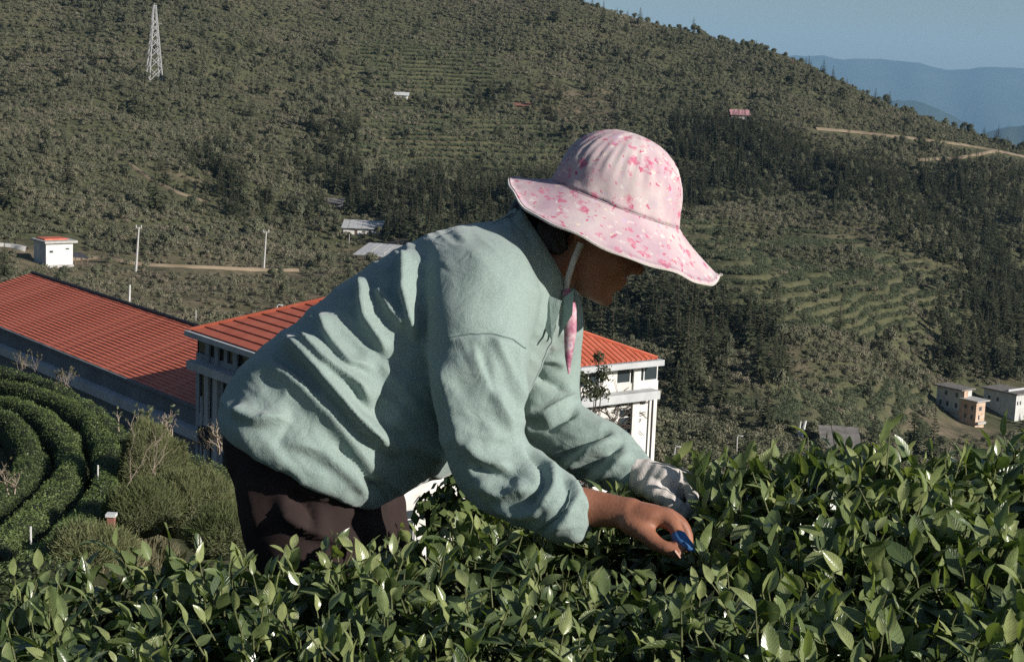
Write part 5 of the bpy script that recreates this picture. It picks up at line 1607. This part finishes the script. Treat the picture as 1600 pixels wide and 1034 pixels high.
# trunk inside the clothes joins the limbs
chain(body, [(480, 745, D0, .10), (560, 640, D0, .12), (680, 520, D0, .12), (775, 455, D0, .10)])
chain(body, [(745, 480, 2.70, .07), (752, 600, 2.585, .040), (768, 735, 2.55, .036), (830, 775, 2.52, .036), (890, 790, 2.49, .033), (935, 795, 2.475, .0275), (968, 800, 2.46, .0245), (985, 803, 2.453, .0255)])
chain(body, [(800, 480, 2.86, .07), (852, 560, 2.97, .040), (856, 670, 2.95, .037), (920, 708, 2.90, .035), (975, 733, 2.85, .028), (1003, 745, 2.82, .026)])
def hand_right(mb):
    # palm as a flattened block of overlapping strips, knuckles to the right
    for o_, r in (((1010, 806, 2.437), .0185), ((1010, 804, 2.46), .019), ((1006, 802, 2.485), .018), ((1000, 802, 2.505), .016)):
        chain(mb, [(972, 802, 2.46, .022), (*o_, r), (o_[0] + 30, o_[1] + 4, o_[2] - .004, r * .78)], 12)
    chain(mb, [(1036, 808, 2.433, .0145), (1052, 820, 2.420, .0120), (1062, 838, 2.408, .0100), (1074, 852, 2.400, .0078)], 12)
    chain(mb, [(1040, 806, 2.456, .0148), (1062, 818, 2.452, .0122), (1073, 838, 2.446, .0104), (1074, 858, 2.436, .0082)], 12)
    chain(mb, [(1036, 804, 2.481, .0140), (1058, 814, 2.484, .0116), (1069, 834, 2.478, .0100), (1066, 856, 2.466, .0080)], 12)
    chain(mb, [(1028, 804, 2.503, .0125), (1046, 813, 2.508, .0102), (1056, 830, 2.503, .0088), (1054, 850, 2.494, .0072)], 12)
    chain(mb, [(985, 816, 2.440, .0185), (1004, 830, 2.425, .0155), (1026, 849, 2.408, .0115), (1043, 857, 2.399, .0105), (1060, 866, 2.392, .0082)], 12)
hand_right(body)
def hand_left(mb, g=0.0):
    for o_, r in (((1040, 748, 2.775), .019), ((1042, 745, 2.80), .019), ((1040, 745, 2.825), .018), ((1036, 748, 2.848), .016)):
        chain(mb, [(1003, 745, 2.82, .024 + g), (*o_, r + g), (o_[0] + 24, o_[1] + 4, o_[2] - .004, r * .8 + g)], 12)
    for base, m1, m2, tip, r in (((1064, 752, 2.770), (1080, 762, 2.758), (1084, 780, 2.748), (1078, 797, 2.742), .0115), ((1068, 750, 2.797), (1088, 757, 2.794), (1092, 772, 2.788), (1086, 790, 2.780), .0120),
                                 ((1066, 750, 2.822), (1085, 757, 2.824), (1090, 770, 2.818), (1082, 786, 2.808), .0112), ((1060, 754, 2.845), (1076, 762, 2.848), (1080, 776, 2.840), (1074, 788, 2.832), .0100)):
        chain(mb, [(*base, r + g), (*m1, r * .92 + g), (*m2, r * .84 + g), (*tip, r * .68 + g)], 12)
    chain(mb, [(1018, 765, 2.765, .016 + g), (1038, 778, 2.745, .0125 + g), (1056, 790, 2.735, .0105 + g), (1070, 802, 2.732, .0085 + g)], 12)
hand_left(body)
# legs
for dd, ox in ((-.105, 0), (.105, 38)):
    chain(body, [(470 + ox, 740, D0 + dd * .8, .085), (492 + ox, 900, D0 + dd, .072), (505 + ox, 1110, D0 + dd, .052), (490 + ox, 1350, D0 + dd, .046), (478 + ox, 1545, D0 + dd, .036)])
    chain(body, [(478 + ox, 1560, D0 + dd, .036), (520 + ox, 1585, D0 + dd - .01, .032), (570 + ox, 1596, D0 + dd - .015, .024)])
person = remeshed('person', body, 0.0042, M['skin'], None, 4, .5)
tag(person, 'woman in pink sun hat and sage green sweater bent over picking tea', 'person')
V = co(person); Nn = nrm(person)
# small creases on the bare wrist and knuckles
pxv, pyv, dv_ = proj(V)
wr = sstep(960, 975, pxv) * (1 - sstep(1000, 1015, pxv)) * (pyv > 780) * (pyv < 840) * (dv_ < 2.56)
V += Nn * (wr * .0004 * np.sin((pxv * .8 + pyv * .5) * 1.1))[:, None]
setco(person, V)

# nails
nb = MB()
for a, c in (((1060, 866, 2.392), (1054, 858, 2.3925)),):
    p1, p2 = P(*a), P(*c)
    ax = unit(p1 - p2); nrm_ = unit(np.cross(ax, np.array([.2, .9, .1]))); sd2 = np.cross(ax, nrm_)
    nb.add([p1 - FW * .009 + ax * .004 + sd2 * s * .0035 for s in (-1, 0, 1)] + [p2 - FW * .0105 + sd2 * s * .0042 for s in (-1, 0, 1)], [(0, 1, 4, 3), (1, 2, 5, 4)])
nb.obj('thumbnail', M['nail'], person)

# ---- folds: raised lines on the cloth, given as pixel polylines
def polyd(px, py, line):
    """distance to a polyline and the position along it (0..1)"""
    line = np.array(line, float)
    best = np.full(px.shape, 1e9); par = np.zeros(px.shape); sgn = np.zeros(px.shape)
    L = np.concatenate([[0], np.cumsum(np.linalg.norm(np.diff(line, axis=0), axis=1))])
    for i in range(len(line) - 1):
        a, b_ = line[i], line[i + 1]; ab = b_ - a; l2 = ab @ ab
        t = np.clip(((px - a[0]) * ab[0] + (py - a[1]) * ab[1]) / l2, 0, 1)
        dx, dy = px - a[0] - t * ab[0], py - a[1] - t * ab[1]
        dd = np.hypot(dx, dy)
        m_ = dd < best
        best = np.where(m_, dd, best); par = np.where(m_, (L[i] + t * math.sqrt(l2)) / L[-1], par)
        sgn = np.where(m_, np.sign(ab[0] * (py - a[1]) - ab[1] * (px - a[0])), sgn)
    return best, par, sgn
def dense(line, n=40):
    return smooth_line(line, n)
def fold_field(px, py, folds):
    out = np.zeros(px.shape)
    for line, wdt, amp in folds:
        l = dense(line)
        d_, t_, s_ = polyd(px, py, l)
        ends = sstep(0, .18, t_) * (1 - sstep(.80, 1.0, t_)) if True else 1
        # steeper on one side, the way hanging cloth breaks
        w_ = np.where(s_ > 0, wdt * .5, wdt * 1.2)
        out += 1.4 * amp * ends * np.exp(-(d_ / w_) ** 1.5 * 1.15)
    return out

# ---- sweater
sw = MB()
T = [section((352, 664), (590, 790), .185, D0 - .06, ex=.80), section((346, 640), (606, 782), .192, D0 - .06, ex=.80), section((358, 604), (632, 770), .195, D0 - .05, ex=.82), section((398, 558), (668, 752), .192, D0 - .035, ex=.85), section((470, 498), (705, 738), .190, D0 - .02, ex=.88),
     section((540, 440), (752, 712), .190, D0, ex=.88), section((620, 390), (800, 660), .192, D0 + .015, ex=.88), section((690, 361), (838, 590), .185, D0 + .02, ex=.9), section((742, 350), (862, 535), .155, D0, ex=.95),
     section((782, 345), (874, 492), .110, D0, ex=1), section((800, 338), (884, 470), .084, D0, ex=1)]
loft(sw, T)
chain(sw, [(735, 452, 2.74, .102), (752, 470, 2.67, .094), (748, 530, 2.615, .082), (746, 600, 2.58, .072), (752, 670, 2.555, .064), (772, 728, 2.548, .062), (812, 758, 2.53, .058), (850, 778, 2.505, .052), (880, 799, 2.485, .047)], 24, 7)
chain(sw, [(800, 470, 2.86, .10), (838, 500, 2.93, .085), (850, 560, 2.965, .066), (853, 620, 2.96, .061), (862, 662, 2.945, .062), (900, 690, 2.91, .060), (945, 712, 2.875, .055), (984, 738, 2.84, .043)], 24, 7)
sweater = remeshed('sweater', sw, 0.0042, M['sweater'], None, 16, .5)
V = co(sweater); Nn = nrm(sweater)
px, py, dv_ = proj(V)
def near_axis(V, nodes):
    X = np.array([P(a, b_, d) for a, b_, d in nodes]); best = np.full(len(V), 9.0)
    for i in range(len(X) - 1):
        ab = X[i + 1] - X[i]; t = np.clip(((V - X[i]) @ ab) / (ab @ ab), 0, 1)
        best = np.minimum(best, np.linalg.norm(V - X[i] - t[:, None] * ab, axis=1))
    return best
dn = near_axis(V, [(748, 500, 2.62), (748, 600, 2.575), (760, 700, 2.55), (812, 758, 2.53), (885, 802, 2.482)])
df = near_axis(V, [(842, 510, 2.94), (853, 620, 2.96), (862, 662, 2.945), (990, 741, 2.835)])
an = 1 - sstep(.080, .105, dn); af = (1 - sstep(.070, .092, df)) * (1 - an)
at_ = np.clip(1 - an - af, 0, 1)
facing = np.clip(-(Nn @ FW) * 1.6 + .25, 0, 1)
TORSO = [([(500,490),(518,535),(548,572),(592,578)], 13, .020), ([(472,530),(515,574),(560,604),(586,642)], 15, .026), ([(440,532),(478,566),(519,612),(561,663),(606,698),(612,722)], 19, .032),
         ([(370,606),(420,576),(468,602),(510,646),(546,692),(600,770)], 26, .013), ([(360,640),(404,662),(460,655)], 13, .016), ([(440,690),(500,705),(545,745),(580,780)], 16, .009),
         ([(566,430),(570,502),(610,560)], 12, .018), ([(588,450),(612,490),(636,520)], 11, .016), ([(636,390),(634,468),(652,540)], 15, .024), ([(690,420),(694,470),(699,515)], 9, .008),
         ([(430,560),(470,590),(505,625)], 9, -.010), ([(520,690),(565,740),(600,780)], 9, -.012), ([(600,640),(640,690),(700,720)], 22, .010), ([(540,620),(600,668),(640,700)], 12, -.010),
         ([(450,640),(448,665),(430,700)], 5, -.004)]
NEAR = [([(745,520),(746,560),(772,620),(806,690)], 15, .011), ([(742,529),(757,575),(775,625)], 9, -.010), ([(765,520),(790,574),(812,640)], 12, .010), ([(800,530),(806,580),(812,640),(806,690)], 10, .006),
        ([(690,560),(705,640),(730,720)], 14, .007), ([(726,690),(752,720),(800,735)], 10, .009), ([(730,722),(770,745),(815,752)], 9, -.009), ([(740,750),(785,775),(835,762)], 11, .009),
        ([(812,695),(845,725),(848,757),(810,800)], 7, -.012), ([(826,690),(862,728),(864,762),(828,815)], 9, .008), ([(872,740),(886,775),(868,806),(840,835)], 6, -.006), ([(884,742),(902,772),(884,806),(854,838)], 7, .007), ([(770,790),(815,806),(850,800)], 9, .009)]
FAR = [([(828,582),(850,596),(890,612)], 9, -.014), ([(815,648),(855,650),(884,633),(905,610)], 12, .013), ([(822,668),(860,672),(905,640)], 9, -.008), ([(870,724),(916,692),(960,676)], 8, -.013), ([(880,735),(925,706),(975,690)], 10, .012),
       ([(900,752),(945,716),(978,690)], 8, -.010), ([(915,760),(955,735),(990,705)], 9, .009), ([(840,560),(862,560),(886,575)], 10, .007), ([(830,540),(852,510),(880,470)], 9, .010)]
disp = at_ * fold_field(px, py, TORSO) + an * fold_field(px, py, NEAR) + af * fold_field(px, py, FAR)
d_, t_, s_ = polyd(px, py, dense([(712,524),(760,520),(800,530),(822,545)]))
disp -= an * .0025 * np.exp(-(d_ / 3.0) ** 2) - an * .004 * np.exp(-((d_ - 9) / 7.0) ** 2) * (s_ > 0)
# loose hem, soft random rumples
def ridged(a, b_, la): return (1 - np.abs(vnoise(a, b_, la))) ** 3
ru, rv = (px + py) * .707, (py - px) * .707                # creases run down towards the front on the trunk
f1 = at_ * (.0042 * ridged(ru / 90 + .4 * vnoise(px / 60, py / 60, 5), rv / 30, 1) + .0030 * ridged(ru / 50, rv / 14 + .5 * vnoise(px / 40, py / 40, 4), 2))
f1 += (an + af) * (.0045 * ridged(px / 46 + 7, (py - .45 * px) / 22, 3) + .0028 * ridged(px / 30, (py - .3 * px) / 11 + 2, 6)) * sstep(600, 690, py)
f1 += an * .0045 * ridged((px - .4 * py) / 20, py / 110, 5) * (1 - sstep(600, 700, py)) * sstep(520, 545, py)
f1 += vnoise(px / 38 + 3, py / 38, 1) * .003
V = V + Nn * (disp * facing + f1 * np.clip(facing + .3, 0, 1))[:, None]
setco(sweater, V)
sm = sweater.modifiers.new('s', 'SMOOTH'); sm.iterations = 5; sm.factor = .5
sweater.parent = person
# seams follow the cloth
def seam(name, line, mask, rad=.0011, out=.0006):
    L = dense(line, 60)
    pts = []
    for a, b_ in L:
        dd = np.hypot(px2 - a, py2 - b_) + (dv2 - dv2.min()) * 30 + (~mask) * 1e3
        i = int(np.argmin(dd)); pts.append(V2[i] + N2[i] * out)
    pts = np.array(pts)
    for _ in range(3): pts[1:-1] = (pts[:-2] + 2 * pts[1:-1] + pts[2:]) / 4
    mb = MB(); mb.tube(list(pts), rad, 5); return mb.obj(name, M['seam_green'], sweater, True)
dg = bpy.context.evaluated_depsgraph_get(); bpy.context.view_layer.update()
_me = sweater.evaluated_get(dg).to_mesh()
V2 = np.empty(len(_me.vertices) * 3, np.float32); _me.vertices.foreach_get('co', V2); V2 = V2.reshape(-1, 3).astype(float)
N2 = np.empty(len(_me.vertices) * 3, np.float32); _me.vertex_normals.foreach_get('vector', N2); N2 = N2.reshape(-1, 3).astype(float)
sweater.evaluated_get(dg).to_mesh_clear()
px2, py2, dv2 = proj(V2)
fc2 = -(N2 @ FW) > .05
seam('shoulder_seam', [(700,528),(735,521),(770,522),(800,530),(820,545)], (an > .5) & fc2)
seam('cuff_seam', [(893,765),(886,790),(868,812),(842,828)], (an > .5) & fc2)
# collar
def band(name, rings, mat, parent, thick=.004):
    mb = MB()
    k = len(rings[0])
    inner = []
    for r in rings:
        r = np.array(r); c = r.mean(0); inner.append([v + (c - v) / np.linalg.norm(c - v) * thick for v in r])
    n = len(rings)
    V = [v for r in rings for v in r] + [v for r in inner for v in r]
    off = n * k
    Fc = []
    for i in range(n - 1):
        for j in range(k):
            j2 = (j + 1) % k
            Fc.append((i*k+j, i*k+j2, (i+1)*k+j2, (i+1)*k+j)); Fc.append((off+i*k+j, off+(i+1)*k+j, off+(i+1)*k+j2, off+i*k+j2))
    for j in range(k):
        j2 = (j + 1) % k
        Fc.append((j, off+j, off+j2, j2)); e = (n-1)*k; Fc.append((e+j, e+j2, off+e+j2, off+e+j))
    mb.add(V, Fc)
    o = mb.obj(name, mat, parent, True)
    return o
cl = []
for ba, be, b_ in (((772, 350), (866, 505), .112), ((790, 338), (884, 482), .098), ((800, 322), (890, 462), .088), ((806, 316), (888, 448), .080)):
    r = section(ba, be, b_, D0, 48, 1)
    cl.append([v + (-(FW) * .003 * math.sin(j * 1.3)) for j, v in enumerate(r)])
band('collar', cl, M['sweater'], sweater, .007)
# collar flap hanging open at the throat
mb = MB()
for (a, b_, c, e_) in (((858, 462), (878, 470), (862, 532), (848, 508)), ((880, 466), (897, 452), (894, 492), (872, 528))):
    q = [P(*a, 2.71), P(*b_, 2.70), P(*c, 2.68), P(*e_, 2.70)]
    q2 = [v + FW * .006 for v in q]
    mb.add(q + q2, [(0,1,2,3),(7,6,5,4),(0,4,5,1),(1,5,6,2),(2,6,7,3),(3,7,4,0)])
mb.obj('collar_flap', M['sweater'], sweater)

# ---- trousers
tr = MB()
loft(tr, [section((362, 640), (600, 745), .165, D0, ex=.8), section((352, 690), (606, 800), .172, D0, ex=.8), section((372, 760), (612, 830), .165, D0, ex=.82), section((392, 830), (606, 880), .150, D0, ex=.85)])
chain(tr, [(478, 760, 2.70, .118), (486, 850, 2.69, .106), (505, 980, 2.69, .088), (508, 1150, 2.69, .074), (495, 1400, 2.69, .064), (486, 1540, 2.69, .060)], 24, 6)
chain(tr, [(525, 760, 2.90, .112), (556, 850, 2.90, .098), (555, 980, 2.90, .086), (552, 1150, 2.905, .074), (535, 1400, 2.905, .064), (525, 1530, 2.905, .060)], 24, 6)
trousers = remeshed('trousers', tr, 0.007, M['trousers'], None, 6, .5)
V = co(trousers); Nn = nrm(trousers); px, py, dv_ = proj(V)
facing = np.clip(-(Nn @ FW) * 1.6 + .2, 0, 1)
fz = fold_field(px, py, [([(400,715),(440,728),(475,722)], 9, .010), ([(445,740),(480,770),(520,778),(560,770)], 10, .012), ([(430,785),(455,815),(520,842),(570,850)], 14, .014), ([(450,770),(480,800),(490,830)], 10, -.012),
                         ([(470,712),(480,740),(484,775)], 5, -.005), ([(520,745),(560,760),(585,800)], 12, .006), ([(380,720),(390,770),(410,840)], 16, .008)])
V = V + Nn * (facing * fz + .003 * vnoise(px / 26, py / 26, 3))[:, None]
setco(trousers, V); trousers.parent = person
for dd, ox in ((-.105, 0), (.105, 38)):
    sh = MB()
    chain(sh, [(472 + ox, 1580, D0 + dd, .042), (520 + ox, 1590, D0 + dd - .01, .040), (580 + ox, 1600, D0 + dd - .02, .034)], 16)
    remeshed('shoe', sh, .006, M['shoe'], person)

# ---- glove and finger guard
gl = MB(); hand_left(gl, .0035)
chain(gl, [(1010, 752, 2.80, .030), (1045, 762, 2.785, .030), (1066, 772, 2.79, .022), (1074, 784, 2.79, .014)], 16)
chain(gl, [(985, 738, 2.838, .036), (1003, 745, 2.82, .033), (1016, 748, 2.81, .032)], 16)
glove = remeshed('glove', gl, .0032, M['glove'], person, 3, .5)
V = co(glove); Nn = nrm(glove); px, py, dv_ = proj(V)
setco(glove, V + Nn * (.0009 * vnoise(px / 9, py / 9, 1) + .0006 * np.sin(px * .35 + py * .2))[:, None])
fg = MB()
chain(fg, [(1060, 837, 2.4095, .0110), (1067, 845, 2.404, .0100), (1076, 853, 2.399, .0080), (1087, 860, 2.396, .0035)], 14)
remeshed('finger_guard', fg, .002, M['blue'], person, 2, .4)

# ---- hair
ha = MB()
rings = []
for h, f, bk, wd in [(-.075, -.025, -.075, .050), (-.05, -.012, -.094, .070), (-.02, -.004, -.104, .079), (.02, .02, -.092, .082), (.05, .05, -.084, .080), (.08, .06, -.074, .070), (.100, .05, -.055, .050), (.112, .01, -.02, .015)]:
    c, a = (f + bk) / 2, (f - bk) / 2
    rings.append([hc + sc * ((c + a * math.cos(2*math.pi*j/28)) * HF + wd * math.sin(2*math.pi*j/28) * HS + h * HU) for j in range(28)])
loft(ha, rings)
chain(ha, [(838, 330, D0 - .01, .034), (818, 340, D0 - .01, .034), (806, 348, D0 - .01, .022)], 14)
rg = np.random.default_rng(3)
for k in range(26):
    a = (rg.uniform(840, 880), rg.uniform(345, 372)); dd = 2.80 - rg.uniform(.062, .074)
    chain(ha, [(*a, dd, .006), (a[0] + rg.normal() * 5, a[1] + 16, dd - .002, .005), (a[0] + 4 + rg.normal() * 7, a[1] + 30, dd + .002, .003)], 6, 3)
hair = remeshed('hair', ha, .0045, M['hair'], person, 2, .4)
wb_ = MB()
for k in range(60):                                     # loose strands at the nape
    a = P(rg.uniform(800, 850), rg.uniform(322, 352), 2.80 - rg.uniform(.02, .06))
    wb_.tube([a, a + RX * rg.normal() * .012 + UP * rg.uniform(-.03, .01) - FW * .004, a + RX * rg.normal() * .02 + UP * rg.uniform(-.05, -.01)], [.0010, .0008, .0004], 3, False)
wb_.obj('strands', M['hair'], hair)

# ---- hat
pt_ = math.radians(21)
E1 = math.cos(pt_) * RX - math.sin(pt_) * UP
E3 = math.sin(pt_) * RX + math.cos(pt_) * UP
tilt = math.radians(8)
E3 = unit(E3 * math.cos(tilt) - FW * math.sin(tilt)); E2 = np.cross(E3, E1)
if E2 @ FW > 0: E2 = -E2                                # towards the camera
O = P(961, 318, D0)
hat = empty('hat', (0, 0, 0)); hat.parent = person
tag(hat, 'pink flower-printed cloth sun hat')
n1 = 144
def ring(rx, ry, h, wob=None):
    out = []
    for j in range(n1):
        a = 2 * math.pi * j / n1
        w_ = wob(a) if wob else 0
        out.append(O + (rx + w_) * math.cos(a) * E1 + (ry + w_) * math.sin(a) * E2 + h * E3)
    return out
rings = []
for fr, h in [(1.02, 0), (.995, .008), (.98, .018), (.962, .032), (.93, .048), (.88, .063), (.81, .077), (.72, .090), (.61, .101), (.48, .110), (.34, .116), (.2, .119), (.08, .1205), (.02, .1207)]:
    pk = math.exp(-((h - .072) / .02) ** 2)
    wob = lambda a, pk=pk, h=h: pk * .0015 * math.sin(a * 34 + 2 * math.sin(a * 3)) + .0012 * math.sin(a * 9 + h * 60) + .0008 * math.sin(a * 17 - h * 90)
    rings.append([v - E1 * .004 * math.sin(min(1, h / .09) * 1.57) for v in ring(.113 * fr, .104 * fr, h, wob if fr > .1 else None)])
mb = MB(); loft(mb, rings, True); mb.obj('crown', M['hat'], hat, True)
def brim_r(s, lift=0.0):
    out = []
    for j in range(n1):
        a = 2 * math.pi * j / n1
        f = (1 + math.cos(a)) / 2                          # 1 at the front
        outw = .066 + .026 * f + .012 * math.sin(a) ** 2
        drop = .027 + .024 * f + .024 * max(0, math.sin(a)) + .004 * math.sin(3 * a + 1)
        R = np.array([(.1150 + outw * s) * math.cos(a), (.1060 + outw * s) * math.sin(a)])
        rip = .0025 * s * math.sin(a * 7 + 1.2) + .0012 * s * math.sin(a * 15)
        out.append(O + R[0] * E1 + R[1] * E2 + (-drop * (s ** .82) + rip * s + lift) * E3)
    return out
mb = MB()
ss = [0, .12, .3, .5, .7, .85, .955, .97, .985, 1.0]
up_r = [brim_r(s, .0012 + (.0016 if .96 < s < .99 else 0)) for s in ss]; dn_r = [brim_r(s, -.0025) for s in ss]
loft(mb, up_r + dn_r[::-1], False)
mb.obj('brim', M['hat'], hat, True)
mb = MB(); s_r = ring(.1162, .1072, -.0005); mb.tube(s_r + [s_r[0]], .0011, 4, False); mb.obj('seam', M['seam'], hat)
mb = MB(); e_r = brim_r(1.002, 0); mb.tube(e_r + [e_r[0]], .0022, 5, False); mb.obj('brim_edge', M['glove'], hat)
q = brim_r(1.0)[0]
mb = MB(); mb.tube([q, q + RX * .003 + UP * .004, q + RX * .006 + UP * .004, q + RX * .005 + UP * .001], .0013, 4); mb.tube([q, q + RX * .004 + UP * .001, q + RX * .007 + UP * .003], .0012, 4); mb.obj('loose_thread', M['glove'], hat)
def strip(name, pts, wdt, mat, parent, nrm_=None):
    L = smooth_line([P(*p) for p in pts], 22)
    T_ = unit(np.gradient(L, axis=0)); S_ = unit(np.cross(T_, FW))
    V, Fc = [], []
    for i in range(len(L)):
        ww = np.interp(i / (len(L) - 1), np.linspace(0, 1, len(wdt)), wdt) / 2
        tw = .25 * math.sin(i * .35)
        for s in (-1, 1): V.append(L[i] + S_[i] * s * ww + FW * s * ww * tw)
        for s in (1, -1): V.append(L[i] + S_[i] * s * ww + FW * (s * ww * tw + .0015))
    for i in range(len(L) - 1):
        for j in range(4): Fc.append((4*i+j, 4*i+(j+1)%4, 4*i+4+(j+1)%4, 4*i+4+j))
    mb = MB(); mb.add(V, Fc); return mb.obj(name, mat, parent, True)
strip('chin_strap', [(908, 380, 2.722), (897, 405, 2.722), (888, 432, 2.73), (884, 458, 2.75)], [.011, .010, .008], M['glove'], hat)
strip('ribbon', [(884, 452, 2.74), (892, 478, 2.725), (891, 520, 2.722), (888, 560, 2.725), (889, 584, 2.727)], [.013, .019, .021, .014, .003], M['ribbon'], hat)
